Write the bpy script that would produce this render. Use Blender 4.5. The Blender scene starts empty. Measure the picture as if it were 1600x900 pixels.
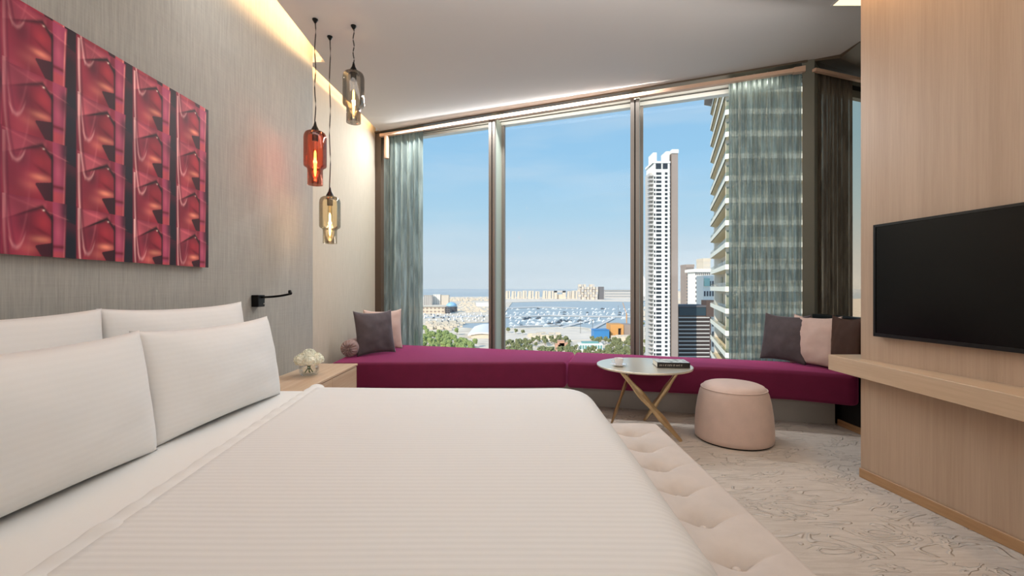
import bpy, bmesh, math, random
import numpy as np
from mathutils import Vector, Matrix, noise

random.seed(7)
rng = np.random.default_rng(11)
SC = bpy.context.scene
C = SC.collection

# ------------------------------------------------------------------ camera, sky, sun, lights, exposure
F = 690.0                      # focal length in pixels of a 1600 px wide frame
EYE = 1.25
cam_d = bpy.data.cameras.new('camera'); cam_d.sensor_width = 36.0; cam_d.lens = F / 1600.0 * 36.0
cam_d.clip_start = 0.05; cam_d.clip_end = 60000
cam = bpy.data.objects.new('camera', cam_d); C.objects.link(cam)
cam.location = (0, 0, EYE); cam.rotation_euler = (math.pi / 2, 0, 0)
SC.camera = cam

vs = SC.view_settings
vs.view_transform = 'Standard'; vs.look = 'None'; vs.gamma = 1.0; vs.use_curve_mapping = False
vs.exposure = 0.0

HAZE = 3.0e-5
def lin(c):
    r = []
    for v in c:
        v = v / 255.0
        r.append(v / 12.92 if v <= 0.04045 else ((v + 0.055) / 1.055) ** 2.4)
    return (r[0], r[1], r[2], 1.0)

world = bpy.data.worlds.new('world'); SC.world = world; world.use_nodes = True
nt = world.node_tree; nt.nodes.clear()
wo = nt.nodes.new('ShaderNodeOutputWorld'); bg = nt.nodes.new('ShaderNodeBackground')
tc = nt.nodes.new('ShaderNodeTexCoord'); sp = nt.nodes.new('ShaderNodeSeparateXYZ')
cr = nt.nodes.new('ShaderNodeValToRGB')
nt.links.new(tc.outputs['Generated'], sp.inputs[0])
nt.links.new(sp.outputs['Z'], cr.inputs[0])
e = cr.color_ramp.elements
e[0].position = 0.0; e[0].color = lin((203, 219, 230))
e[1].position = 0.9; e[1].color = lin((92, 150, 215))
for p, c in ((0.06, (203, 221, 234)), (0.16, (176, 214, 238)), (0.27, (156, 205, 240)), (0.40, (148, 198, 238))):
    el = e.new(p); el.color = lin(c)
mp = nt.nodes.new('ShaderNodeMapping'); mp.inputs['Scale'].default_value = (1.2, 1.2, 7.0)
cn = nt.nodes.new('ShaderNodeTexNoise'); cn.inputs['Scale'].default_value = 1.6; cn.inputs['Detail'].default_value = 6
cn.inputs['Roughness'].default_value = 0.55
nt.links.new(tc.outputs['Generated'], mp.inputs['Vector']); nt.links.new(mp.outputs[0], cn.inputs['Vector'])
cr2 = nt.nodes.new('ShaderNodeValToRGB'); cr2.color_ramp.elements[0].position = 0.48; cr2.color_ramp.elements[1].position = 0.78
cr2.color_ramp.elements[1].color = (0.4, 0.4, 0.4, 1)
nt.links.new(cn.outputs['Fac'], cr2.inputs[0])
mxw = nt.nodes.new('ShaderNodeMixRGB'); mxw.inputs[2].default_value = lin((222, 232, 240))
nt.links.new(cr2.outputs[0], mxw.inputs[0]); nt.links.new(cr.outputs[0], mxw.inputs[1])
nt.links.new(mxw.outputs[0], bg.inputs[0]); bg.inputs[1].default_value = 1.0
nt.links.new(bg.outputs[0], wo.inputs[0])

def look(o, d):
    o.rotation_euler = Vector(d).to_track_quat('-Z', 'Y').to_euler()

sun_d = bpy.data.lights.new('sun', 'SUN'); sun_d.energy = 4.6; sun_d.angle = math.radians(0.6); sun_d.color = (1.0, 0.93, 0.82)
sun = bpy.data.objects.new('sun', sun_d); C.objects.link(sun); sun.location = (-30, -30, 60); look(sun, (0.62, 0.80, -0.62))

def area(name, loc, d, sx, sy, power, color=(1, 1, 1), spread=180):
    l = bpy.data.lights.new(name, 'AREA'); l.shape = 'RECTANGLE'; l.size = sx; l.size_y = sy
    l.energy = power; l.color = color; l.spread = math.radians(spread)
    o = bpy.data.objects.new(name, l); C.objects.link(o); o.location = loc; look(o, d)
    return o

WARM = (1.0, 0.62, 0.29)
SOFT = (1.0, 0.985, 0.97)
SC.cycles.transparent_max_bounces = 24
area('bed_fill', (0.1, 1.5, 3.15), (0, 0.1, -1), 3.0, 2.2, 9, SOFT)  # added soft fill over the bed, not a fixture of the room
area('window_seat_fill', (0.4, 2.85, 3.2), (-0.15, 0.75, -0.65), 4.2, 0.4, 22, SOFT)  # added unseen fill aimed at the window seat
area('rear_fill', (0.4, -1.2, 1.9), (0.0, 0.65, 0.75), 2.4, 1.0, 62, SOFT)  # added fill behind the camera, brightens the room off the ceiling
area('window_side_fill', (0.62, 5.05, 3.43), (-0.10, -0.30, -1), 4.6, 0.04, 118, (0.95, 0.98, 1.0))  # added strip that brings light from the window side

# ------------------------------------------------------------------ helpers
ORG = {}

def tag(o, label=None, cat=None, group=None, kind=None):
    if label: o['label'] = label
    if cat: o['category'] = cat
    if group: o['group'] = group
    if kind: o['kind'] = kind
    return o

def thing(name, label, cat, loc=(0, 0, 0), group=None):
    o = bpy.data.objects.new(name, None); C.objects.link(o); o.location = loc
    o.empty_display_size = 0.1
    ORG[o] = Vector(loc)
    return tag(o, label, cat, group)

def obj(name, bm, mat, parent=None, org=None, smooth=False, label=None):
    """bm is in world coordinates; the object gets its own origin."""
    me = bpy.data.meshes.new(name)
    if org is None:
        if parent is not None: org = ORG[parent]
        else:
            if len(bm.verts):
                xs = [v.co.x for v in bm.verts]; ys = [v.co.y for v in bm.verts]; zs = [v.co.z for v in bm.verts]
                org = Vector(((min(xs) + max(xs)) / 2, (min(ys) + max(ys)) / 2, min(zs)))
            else: org = Vector((0, 0, 0))
    org = Vector(org)
    bmesh.ops.translate(bm, vec=-org, verts=bm.verts)
    bm.normal_update(); bm.to_mesh(me); bm.free()
    if smooth:
        for p in me.polygons: p.use_smooth = True
    if mat is not None:
        for m in (mat if isinstance(mat, (list, tuple)) else [mat]): me.materials.append(m)
    o = bpy.data.objects.new(name, me); C.objects.link(o)
    if parent is not None:
        o.parent = parent; o.location = org - ORG[parent]
    else: o.location = org
    ORG[o] = org
    if label: o['label'] = label
    return o

def struct(name, bm, mat, smooth=False, org=(0, 0, 0)):
    return tag(obj(name, bm, mat, None, org, smooth), kind='structure')

def NB(): return bmesh.new()

def box(bm, x0, x1, y0, y1, z0, z1, bev=0.0, seg=2, M=None):
    r = bmesh.ops.create_cube(bm, size=1.0)
    vs_ = r['verts']
    for v in vs_:
        v.co = Vector(((x0 + x1) / 2 + v.co.x * (x1 - x0), (y0 + y1) / 2 + v.co.y * (y1 - y0), (z0 + z1) / 2 + v.co.z * (z1 - z0)))
    if bev > 0:
        es = list({e_ for v in vs_ for e_ in v.link_edges})
        r2 = bmesh.ops.bevel(bm, geom=es, offset=bev, segments=seg, profile=0.5, affect='EDGES')
        vs_ = list({v for f in r2['faces'] for v in f.verts} | {v for v in vs_ if v.is_valid})
    if M is not None: bmesh.ops.transform(bm, matrix=M, verts=vs_)
    return vs_

def prism(bm, pts, z0, z1, bev=0.0, seg=3, only_top=False):
    """vertical prism over plan polygon pts (counter-clockwise); z1 may be a function(x,y)."""
    zt = z1 if callable(z1) else (lambda x, y: z1)
    zb = z0 if callable(z0) else (lambda x, y: z0)
    lo = [bm.verts.new((p[0], p[1], zb(p[0], p[1]))) for p in pts]
    hi = [bm.verts.new((p[0], p[1], zt(p[0], p[1]))) for p in pts]
    n = len(pts)
    fs = [bm.faces.new(hi), bm.faces.new(lo[::-1])]
    for i in range(n):
        j = (i + 1) % n
        fs.append(bm.faces.new((lo[i], lo[j], hi[j], hi[i])))
    bmesh.ops.recalc_face_normals(bm, faces=fs)
    if bev > 0:
        es = list({e_ for v in (lo + hi) for e_ in v.link_edges})
        bmesh.ops.bevel(bm, geom=es, offset=bev, segments=seg, profile=0.5, affect='EDGES')

def hexa(bm, a, b):
    """solid between quad a (4 pts) and quad b (4 pts)."""
    va = [bm.verts.new(p) for p in a]; vb = [bm.verts.new(p) for p in b]
    fs = [bm.faces.new(va[::-1]), bm.faces.new(vb)]
    for i in range(4):
        j = (i + 1) % 4
        fs.append(bm.faces.new((va[i], va[j], vb[j], vb[i])))
    bmesh.ops.recalc_face_normals(bm, faces=fs)

def lathe(bm, prof, n=32, c=(0, 0, 0), cap0=True, cap1=True):
    rings = []
    for r, z in prof:
        rings.append([bm.verts.new((c[0] + r * math.cos(2 * math.pi * k / n), c[1] + r * math.sin(2 * math.pi * k / n), c[2] + z)) for k in range(n)])
    fs = []
    for a, b in zip(rings, rings[1:]):
        for k in range(n):
            j = (k + 1) % n
            fs.append(bm.faces.new((a[k], a[j], b[j], b[k])))
    if cap0: fs.append(bm.faces.new(rings[0][::-1]))
    if cap1: fs.append(bm.faces.new(rings[-1]))
    bmesh.ops.recalc_face_normals(bm, faces=fs)

def tube(bm, pts, rad, n=10, cap=True, flat=None):
    """tube along pts; rad float or list; flat: (ratio, reference dir) for an oval/flat bar"""
    pts = [Vector(p) for p in pts]
    rads = rad if isinstance(rad, (list, tuple)) else [rad] * len(pts)
    rings = []; up = Vector((0, 0, 1)) if flat is None else Vector(flat[1])
    for i, p in enumerate(pts):
        t = (pts[min(i + 1, len(pts) - 1)] - pts[max(i - 1, 0)]).normalized()
        a = t.cross(up)
        if a.length < 1e-4: a = t.cross(Vector((1, 0, 0)))
        a.normalize(); b = t.cross(a).normalized()
        k = 1.0 if flat is None else flat[0]
        rings.append([bm.verts.new(p + a * rads[i] * math.cos(2 * math.pi * q / n) + b * rads[i] * k * math.sin(2 * math.pi * q / n)) for q in range(n)])
    fs = []
    for r0, r1 in zip(rings, rings[1:]):
        for q in range(n):
            j = (q + 1) % n
            fs.append(bm.faces.new((r0[q], r0[j], r1[j], r1[q])))
    if cap: fs.append(bm.faces.new(rings[0][::-1])); fs.append(bm.faces.new(rings[-1]))
    bmesh.ops.recalc_face_normals(bm, faces=fs)

def gridmesh(bm, nu, nv, fn, closed_u=False):
    vs_ = [[bm.verts.new(fn(i / (nu - 1), j / (nv - 1))) for j in range(nv)] for i in range(nu)]
    for i in range(nu - 1):
        for j in range(nv - 1):
            bm.faces.new((vs_[i][j], vs_[i + 1][j], vs_[i + 1][j + 1], vs_[i][j + 1]))
    return vs_

def ico(bm, c, r, sub=1, jit=0.0, sc=(1, 1, 1)):
    q = bmesh.ops.create_icosphere(bm, subdivisions=sub, radius=1.0)
    for v in q['verts']:
        k = 1 + random.uniform(-jit, jit)
        v.co = Vector((c[0] + v.co.x * r * sc[0] * k, c[1] + v.co.y * r * sc[1] * k, c[2] + v.co.z * r * sc[2] * k))
    return q['verts']

# ------------------------------------------------------------------ materials
class NT:
    def __init__(s, name):
        s.m = bpy.data.materials.new(name); s.m.use_nodes = True
        s.t = s.m.node_tree; s.b = s.t.nodes['Principled BSDF']; s.out = s.t.nodes['Material Output']
    def n(s, typ, **kw):
        x = s.t.nodes.new(typ)
        for k, v in kw.items():
            if hasattr(x, k): setattr(x, k, v)
            else: x.inputs[k.replace('_', ' ')].default_value = v
        return x
    def l(s, a, b): s.t.links.new(a, b)

def pbr(name, col, rough=0.6, metal=0.0, spec=0.5, noise_scale=None, noise_amt=0.08, stretch=(1, 1, 1), bump=0.0, bump_scale=None, sheen=0.0, coat=0.0):
    s = NT(name); b = s.b
    c = lin(col); b.inputs['Base Color'].default_value = c
    b.inputs['Roughness'].default_value = rough; b.inputs['Metallic'].default_value = metal
    b.inputs['Specular IOR Level'].default_value = spec
    if sheen: b.inputs['Sheen Weight'].default_value = sheen
    if coat: b.inputs['Coat Weight'].default_value = coat; b.inputs['Coat Roughness'].default_value = 0.15
    if noise_scale:
        tc_ = s.n('ShaderNodeTexCoord'); mp_ = s.n('ShaderNodeMapping'); mp_.inputs['Scale'].default_value = stretch
        s.l(tc_.outputs['Object'], mp_.inputs['Vector'])
        nz = s.n('ShaderNodeTexNoise', Scale=noise_scale, Detail=5.0, Roughness=0.6); s.l(mp_.outputs[0], nz.inputs['Vector'])
        mx = s.n('ShaderNodeMixRGB'); mx.inputs[1].default_value = tuple(v * (1 - noise_amt) for v in c[:3]) + (1,)
        mx.inputs[2].default_value = tuple(min(1, v * (1 + noise_amt)) for v in c[:3]) + (1,)
        rp = s.n('ShaderNodeValToRGB'); rp.color_ramp.elements[0].position = 0.3; rp.color_ramp.elements[1].position = 0.7
        s.l(nz.outputs['Fac'], rp.inputs[0]); s.l(rp.outputs[0], mx.inputs[0]); s.l(mx.outputs[0], b.inputs['Base Color'])
        if bump:
            src = nz
            if bump_scale:
                src = s.n('ShaderNodeTexNoise', Scale=bump_scale, Detail=4.0); s.l(mp_.outputs[0], src.inputs['Vector'])
            bp = s.n('ShaderNodeBump', Strength=bump, Distance=0.01); s.l(src.outputs['Fac'], bp.inputs['Height']); s.l(bp.outputs[0], b.inputs['Normal'])
    return s.m

def emit(name, col, strength):
    s = NT(name); s.b.inputs['Base Color'].default_value = (0, 0, 0, 1)
    s.b.inputs['Emission Color'].default_value = col if len(col) == 4 else tuple(col) + (1,)
    s.b.inputs['Emission Strength'].default_value = strength
    return s.m

def pane(name, tint, gloss=0.06, extra=0.0, rough=0.0):
    """thin clear glass: see-through with a fresnel reflection"""
    s = NT(name); s.t.nodes.remove(s.b)
    tr = s.n('ShaderNodeBsdfTransparent'); tr.inputs[0].default_value = tint
    gl = s.n('ShaderNodeBsdfGlossy'); gl.inputs['Roughness'].default_value = rough
    fr = s.n('ShaderNodeFresnel', IOR=1.45); mu = s.n('ShaderNodeMath', operation='MULTIPLY_ADD')
    mu.inputs[1].default_value = gloss; mu.inputs[2].default_value = extra
    s.l(fr.outputs[0], mu.inputs[0])
    mx = s.n('ShaderNodeMixShader'); s.l(mu.outputs[0], mx.inputs[0]); s.l(tr.outputs[0], mx.inputs[1]); s.l(gl.outputs[0], mx.inputs[2])
    s.l(mx.outputs[0], s.out.inputs['Surface'])
    return s.m

def grain_wood(name, c0, c1, rough=0.4, axis=2, sc=60, bump=0.05):
    s = NT(name); tc_ = s.n('ShaderNodeTexCoord'); mp_ = s.n('ShaderNodeMapping')
    st = [1, 1, 1]; st[axis] = 0.03; mp_.inputs['Scale'].default_value = st
    s.l(tc_.outputs['Object'], mp_.inputs['Vector'])
    a = s.n('ShaderNodeTexNoise', Scale=sc, Detail=6.0, Roughness=0.65); s.l(mp_.outputs[0], a.inputs['Vector'])
    b2 = s.n('ShaderNodeTexNoise', Scale=sc * 0.12, Detail=2.0); s.l(mp_.outputs[0], b2.inputs['Vector'])
    ad = s.n('ShaderNodeMath', operation='MULTIPLY_ADD'); ad.inputs[1].default_value = 0.5
    s.l(b2.outputs['Fac'], ad.inputs[0])
    h = s.n('ShaderNodeMath', operation='MULTIPLY'); h.inputs[1].default_value = 0.5
    s.l(a.outputs['Fac'], h.inputs[0]); s.l(h.outputs[0], ad.inputs[2])
    rp = s.n('ShaderNodeValToRGB'); rp.color_ramp.elements[0].position = 0.38; rp.color_ramp.elements[1].position = 0.62
    rp.color_ramp.elements[0].color = lin(c0); rp.color_ramp.elements[1].color = lin(c1)
    s.l(ad.outputs[0], rp.inputs[0]); s.l(rp.outputs[0], s.b.inputs['Base Color'])
    s.b.inputs['Roughness'].default_value = rough
    bp = s.n('ShaderNodeBump', Strength=bump, Distance=0.004); s.l(a.outputs['Fac'], bp.inputs['Height']); s.l(bp.outputs[0], s.b.inputs['Normal'])
    return s.m

def linen(name, c0, c1, bump=0.15):
    """woven wall covering: fine vertical and horizontal threads"""
    s = NT(name); tc_ = s.n('ShaderNodeTexCoord')
    outs = []
    for st in ((1, 1, 0.04), (0.04, 0.04, 1)):
        mp_ = s.n('ShaderNodeMapping'); mp_.inputs['Scale'].default_value = st; s.l(tc_.outputs['Object'], mp_.inputs['Vector'])
        nz = s.n('ShaderNodeTexNoise', Scale=130.0, Detail=3.0, Roughness=0.7); s.l(mp_.outputs[0], nz.inputs['Vector']); outs.append(nz)
    ad = s.n('ShaderNodeMath', operation='ADD'); s.l(outs[0].outputs['Fac'], ad.inputs[0])
    h = s.n('ShaderNodeMath', operation='MULTIPLY'); h.inputs[1].default_value = 0.22; s.l(outs[1].outputs['Fac'], h.inputs[0]); s.l(h.outputs[0], ad.inputs[1])
    rp = s.n('ShaderNodeValToRGB'); rp.color_ramp.elements[0].position = 0.46; rp.color_ramp.elements[1].position = 0.78
    rp.color_ramp.elements[0].color = lin(c0); rp.color_ramp.elements[1].color = lin(c1)
    s.l(ad.outputs[0], rp.inputs[0]); s.l(rp.outputs[0], s.b.inputs['Base Color'])
    s.b.inputs['Roughness'].default_value = 0.8; s.b.inputs['Specular IOR Level'].default_value = 0.25
    bp = s.n('ShaderNodeBump', Strength=bump, Distance=0.003); s.l(ad.outputs[0], bp.inputs['Height']); s.l(bp.outputs[0], s.b.inputs['Normal'])
    return s.m

def carpet_mat():
    s = NT('embossed_carpet'); tc_ = s.n('ShaderNodeTexCoord')
    mp_ = s.n('ShaderNodeMapping'); mp_.inputs['Scale'].default_value = (1.0, 1.7, 1.0); s.l(tc_.outputs['Object'], mp_.inputs['Vector'])
    a = s.n('ShaderNodeTexNoise', Scale=2.6, Detail=2.5, Roughness=0.5, Distortion=1.6); s.l(mp_.outputs[0], a.inputs['Vector'])
    m1 = s.n('ShaderNodeMath', operation='MULTIPLY'); m1.inputs[1].default_value = 7.0; s.l(a.outputs['Fac'], m1.inputs[0])
    fr = s.n('ShaderNodeMath', operation='FRACT'); s.l(m1.outputs[0], fr.inputs[0])
    # ridge line: thin around 0.5
    sb = s.n('ShaderNodeMath', operation='SUBTRACT'); sb.inputs[1].default_value = 0.5; s.l(fr.outputs[0], sb.inputs[0])
    ab = s.n('ShaderNodeMath', operation='ABSOLUTE'); s.l(sb.outputs[0], ab.inputs[0])
    rp = s.n('ShaderNodeValToRGB'); rp.color_ramp.elements[0].position = 0.06; rp.color_ramp.elements[1].position = 0.15
    rp.color_ramp.elements[0].color = (1, 1, 1, 1); rp.color_ramp.elements[1].color = (0, 0, 0, 1); s.l(ab.outputs[0], rp.inputs[0])
    k = s.n('ShaderNodeTexNoise', Scale=3.4, Detail=1.0); s.l(mp_.outputs[0], k.inputs['Vector'])
    rk = s.n('ShaderNodeValToRGB'); rk.color_ramp.elements[0].position = 0.42; rk.color_ramp.elements[1].position = 0.5; s.l(k.outputs['Fac'], rk.inputs[0])
    ln = s.n('ShaderNodeMath', operation='MULTIPLY'); s.l(rp.outputs[0], ln.inputs[0]); s.l(rk.outputs[0], ln.inputs[1])
    # streaky pile running along x
    mp2 = s.n('ShaderNodeMapping'); mp2.inputs['Scale'].default_value = (1.0, 9.0, 1.0); s.l(tc_.outputs['Object'], mp2.inputs['Vector'])
    st = s.n('ShaderNodeTexNoise', Scale=5.0, Detail=7.0, Roughness=0.7); s.l(mp2.outputs[0], st.inputs['Vector'])
    rs = s.n('ShaderNodeValToRGB'); rs.color_ramp.elements[0].position = 0.32; rs.color_ramp.elements[1].position = 0.66
    rs.color_ramp.elements[0].color = lin((190, 179, 168)); rs.color_ramp.elements[1].color = lin((213, 204, 194)); s.l(st.outputs['Fac'], rs.inputs[0])
    mx = s.n('ShaderNodeMixRGB'); mx.inputs[2].default_value = lin((222, 214, 205)); s.l(rs.outputs[0], mx.inputs[1])
    mf = s.n('ShaderNodeMath', operation='MULTIPLY'); mf.inputs[1].default_value = 0.30; s.l(ln.outputs[0], mf.inputs[0]); s.l(mf.outputs[0], mx.inputs[0])
    s.l(mx.outputs[0], s.b.inputs['Base Color'])
    fine = s.n('ShaderNodeTexNoise', Scale=260.0, Detail=2.0); s.l(tc_.outputs['Object'], fine.inputs['Vector'])
    h = s.n('ShaderNodeMath', operation='MULTIPLY_ADD'); h.inputs[1].default_value = 0.10; s.l(fine.outputs['Fac'], h.inputs[0]); s.l(ln.outputs[0], h.inputs[2])
    h2 = s.n('ShaderNodeMath', operation='MULTIPLY_ADD'); h2.inputs[1].default_value = 0.28; s.l(st.outputs['Fac'], h2.inputs[0]); s.l(h.outputs[0], h2.inputs[2])
    bp = s.n('ShaderNodeBump', Strength=0.8, Distance=0.014); s.l(h2.outputs[0], bp.inputs['Height']); s.l(bp.outputs[0], s.b.inputs['Normal'])
    s.b.inputs['Roughness'].default_value = 0.95; s.b.inputs['Specular IOR Level'].default_value = 0.1
    return s.m

def sateen(name, axis=1, period=0.026, col=(228, 227, 224), d=0.04, bmp=0.16):
    """white striped sateen: woven stripes, their difference in sheen put into the colour, plus a bump"""
    s = NT(name); tc_ = s.n('ShaderNodeTexCoord'); sx = s.n('ShaderNodeSeparateXYZ'); s.l(tc_.outputs['Object'], sx.inputs[0])
    m1 = s.n('ShaderNodeMath', operation='MULTIPLY'); m1.inputs[1].default_value = 2 * math.pi / period; s.l(sx.outputs[axis], m1.inputs[0])
    sn = s.n('ShaderNodeMath', operation='SINE'); s.l(m1.outputs[0], sn.inputs[0])
    rp = s.n('ShaderNodeValToRGB'); rp.color_ramp.elements[0].position = 0.35; rp.color_ramp.elements[1].position = 0.65
    ma = s.n('ShaderNodeMath', operation='MULTIPLY_ADD'); ma.inputs[1].default_value = 0.5; ma.inputs[2].default_value = 0.5
    s.l(sn.outputs[0], ma.inputs[0]); s.l(ma.outputs[0], rp.inputs[0])
    c = lin(col); rp.color_ramp.elements[0].color = tuple(v * (1 - d) for v in c[:3]) + (1,); rp.color_ramp.elements[1].color = c  # glossy and matte stripes imitated by two base colours
    s.l(rp.outputs[0], s.b.inputs['Base Color'])
    s.b.inputs['Roughness'].default_value = 0.7; s.b.inputs['Specular IOR Level'].default_value = 0.3; s.b.inputs['Sheen Weight'].default_value = 0.08
    bp = s.n('ShaderNodeBump', Strength=bmp, Distance=0.003); s.l(ma.outputs[0], bp.inputs['Height'])
    nz = s.n('ShaderNodeTexNoise', Scale=6.0, Detail=3.0); s.l(tc_.outputs['Object'], nz.inputs['Vector'])
    bp2 = s.n('ShaderNodeBump', Strength=0.12, Distance=0.03); s.l(nz.outputs['Fac'], bp2.inputs['Height']); s.l(bp.outputs[0], bp2.inputs['Normal'])
    s.l(bp2.outputs[0], s.b.inputs['Normal'])
    return s.m

def sheer(name, col, thru, vert=26.0):
    """sheer woven curtain: patches of thicker weave, light passes through"""
    s = NT(name); s.t.nodes.remove(s.b); tc_ = s.n('ShaderNodeTexCoord')
    mp_ = s.n('ShaderNodeMapping'); mp_.inputs['Scale'].default_value = (1, 1, 0.14); s.l(tc_.outputs['Object'], mp_.inputs['Vector'])
    a = s.n('ShaderNodeTexNoise', Scale=vert, Detail=4.0, Roughness=0.65, Distortion=0.6); s.l(mp_.outputs[0], a.inputs['Vector'])
    rp = s.n('ShaderNodeValToRGB'); rp.color_ramp.elements[0].position = 0.42; rp.color_ramp.elements[1].position = 0.62; s.l(a.outputs['Fac'], rp.inputs[0])
    c = lin(col)
    cm = s.n('ShaderNodeMixRGB'); cm.inputs[1].default_value = tuple(v * 0.74 for v in c[:3]) + (1,); cm.inputs[2].default_value = tuple(min(1, v * 1.25) for v in c[:3]) + (1,)
    s.l(rp.outputs[0], cm.inputs[0])
    df = s.n('ShaderNodeBsdfDiffuse'); tl = s.n('ShaderNodeBsdfTranslucent'); s.l(cm.outputs[0], df.inputs[0]); s.l(cm.outputs[0], tl.inputs[0])
    m1 = s.n('ShaderNodeMixShader'); m1.inputs[0].default_value = 0.55; s.l(df.outputs[0], m1.inputs[1]); s.l(tl.outputs[0], m1.inputs[2])
    tr = s.n('ShaderNodeBsdfTransparent'); tr.inputs[0].default_value = (0.93, 0.94, 0.90, 1)
    mm = s.n('ShaderNodeMath', operation='MULTIPLY_ADD'); mm.inputs[1].default_value = thru * 0.9; mm.inputs[2].default_value = thru * 0.45; s.l(rp.outputs[0], mm.inputs[0])
    m2 = s.n('ShaderNodeMixShader'); s.l(mm.outputs[0], m2.inputs[0]); s.l(m1.outputs[0], m2.inputs[1]); s.l(tr.outputs[0], m2.inputs[2])
    s.l(m2.outputs[0], s.out.inputs['Surface'])
    return s.m

def velvet(name, col, sheen=0.5, tint=None, rough=0.75, amt=0.10):
    m = pbr(name, col, rough, noise_scale=9.0, noise_amt=amt, bump=0.08, bump_scale=220.0, spec=0.25)
    b = m.node_tree.nodes['Principled BSDF']; b.inputs['Sheen Weight'].default_value = sheen; b.inputs['Sheen Roughness'].default_value = 0.35
    if tint: b.inputs['Sheen Tint'].default_value = lin(tint)
    return m

M_panel = linen('linen_wall_covering', (158, 156, 149), (176, 173, 165), 0.07)
M_wall2 = linen('pale_wall_covering', (202, 190, 170), (212, 200, 181), 0.03)
M_ceil = pbr('ceiling_paint', (208, 204, 200), 0.9, spec=0.2)
M_oak = grain_wood('oak_veneer', (178, 153, 130), (191, 166, 143), 0.42, 2, 90)
M_oakh = grain_wood('oak_veneer_horizontal', (198, 170, 140), (212, 185, 156), 0.3, 1)
M_oaks = grain_wood('oak_skirting', (164, 126, 88), (184, 146, 106), 0.45, 1)
M_nights = grain_wood('nightstand_oak', (200, 168, 138), (218, 190, 160), 0.25, 1)
M_carpet = carpet_mat()
M_white = sateen('striped_sateen', 1, 0.026)
M_pil = sateen('striped_sateen_pillow', 2, 0.022, (232, 231, 228), 0.012, 0.03)
M_sheet = pbr('cotton_sheet', (230, 229, 226), 0.75, noise_scale=4.0, noise_amt=0.02, bump=0.1, spec=0.25)
M_bench = velvet('blush_beige_velvet', (208, 198, 190), 0.35, (255, 240, 230), amt=0.05)
M_purple = velvet('plum_velvet', (108, 24, 60), 1.0, (255, 120, 185), amt=0.08)
M_grey = velvet('charcoal_velvet', (84, 74, 76), 0.7, (210, 200, 205), amt=0.2)
M_pink = velvet('blush_velvet', (206, 178, 166), 0.4, (255, 230, 220), amt=0.06)
M_brown = velvet('dark_brown_velvet', (70, 48, 38), 0.3, (190, 150, 120), amt=0.1)
M_mauve = velvet('mauve_velvet', (158, 134, 130), 0.7, (235, 220, 220), amt=0.15)
M_otto = velvet('pale_pink_velvet', (214, 190, 178), 0.4, (255, 238, 228), amt=0.05)
M_black = pbr('black_lacquer', (10, 9, 9), 0.3)
M_bmetal = pbr('black_metal', (14, 14, 13), 0.35, 0.6)
M_plinth = pbr('grey_metal_plinth', (166, 161, 153), 0.5, 0.1, noise_scale=3.0, noise_amt=0.05)
M_brass = pbr('aged_brass', (212, 186, 146), 0.28, 1.0, noise_scale=14.0, noise_amt=0.14)
M_tabletop = pbr('pale_champagne_metal', (216, 222, 208), 0.3, 0.35, noise_scale=3.0, noise_amt=0.05)
M_white_cer = pbr('white_porcelain', (236, 236, 236), 0.15, coat=0.5)
M_brownalu = pbr('bronze_aluminium', (140, 131, 122), 0.45, 0.3)
M_blackgap = pbr('black_gasket', (22, 18, 16), 0.7)
M_greyalu = pbr('sage_aluminium', (184, 190, 172), 0.5, 0.2)
M_head = pbr('white_window_frame', (226, 224, 214), 0.5, 0.1)
M_rail = pbr('rose_beige_rail', (214, 178, 152), 0.45, 0.2)
M_tray = pbr('brushed_bronze_soffit', (120, 106, 90), 0.35, 0.7)
M_col = pbr('grey_green_column', (120, 118, 106), 0.5, 0.25)
M_glass = pane('window_glass', (0.97, 0.985, 0.98, 1), 0.12)
M_bronze = pane('bronze_window_glass', (0.80, 0.64, 0.48, 1), 0.8)
M_sheer = sheer('sheer_grey_green', (180, 190, 181), 0.11, 15.0)
M_sheer_dk = sheer('sheer_dark_brown_grey', (124, 112, 98), 0.10, 15.0)  # darker, browner version of the sheer cloth
M_tv = pbr('tv_screen_glass', (7, 7, 8), 0.2, spec=0.25)
M_tvf = pbr('tv_bezel', (8, 8, 9), 0.3)
M_leaf_far = pbr('foliage_dark', (118, 122, 84), 0.9, noise_scale=0.6, noise_amt=0.35)
M_leaf_mid = pbr('foliage_green', (136, 150, 90), 0.9, noise_scale=0.6, noise_amt=0.35)
M_trunk = pbr('bark', (96, 76, 58), 0.9)
M_petal = pbr('hydrangea_petal', (246, 245, 228), 0.7, noise_scale=40.0, noise_amt=0.08, spec=0.2)
M_stem = pbr('green_stem', (92, 110, 60), 0.6)
M_clear = pane('clear_vase_glass', (0.99, 1.0, 0.995, 1), 0.4, 0.01)
M_water = pane('vase_water', (0.99, 1.0, 0.995, 1), 0.15, 0.0)

def ceil_z(x, y): return EYE + 2.1 + 0.044 * (x + 1.74) + 0.028 * (y - 4.1)

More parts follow.
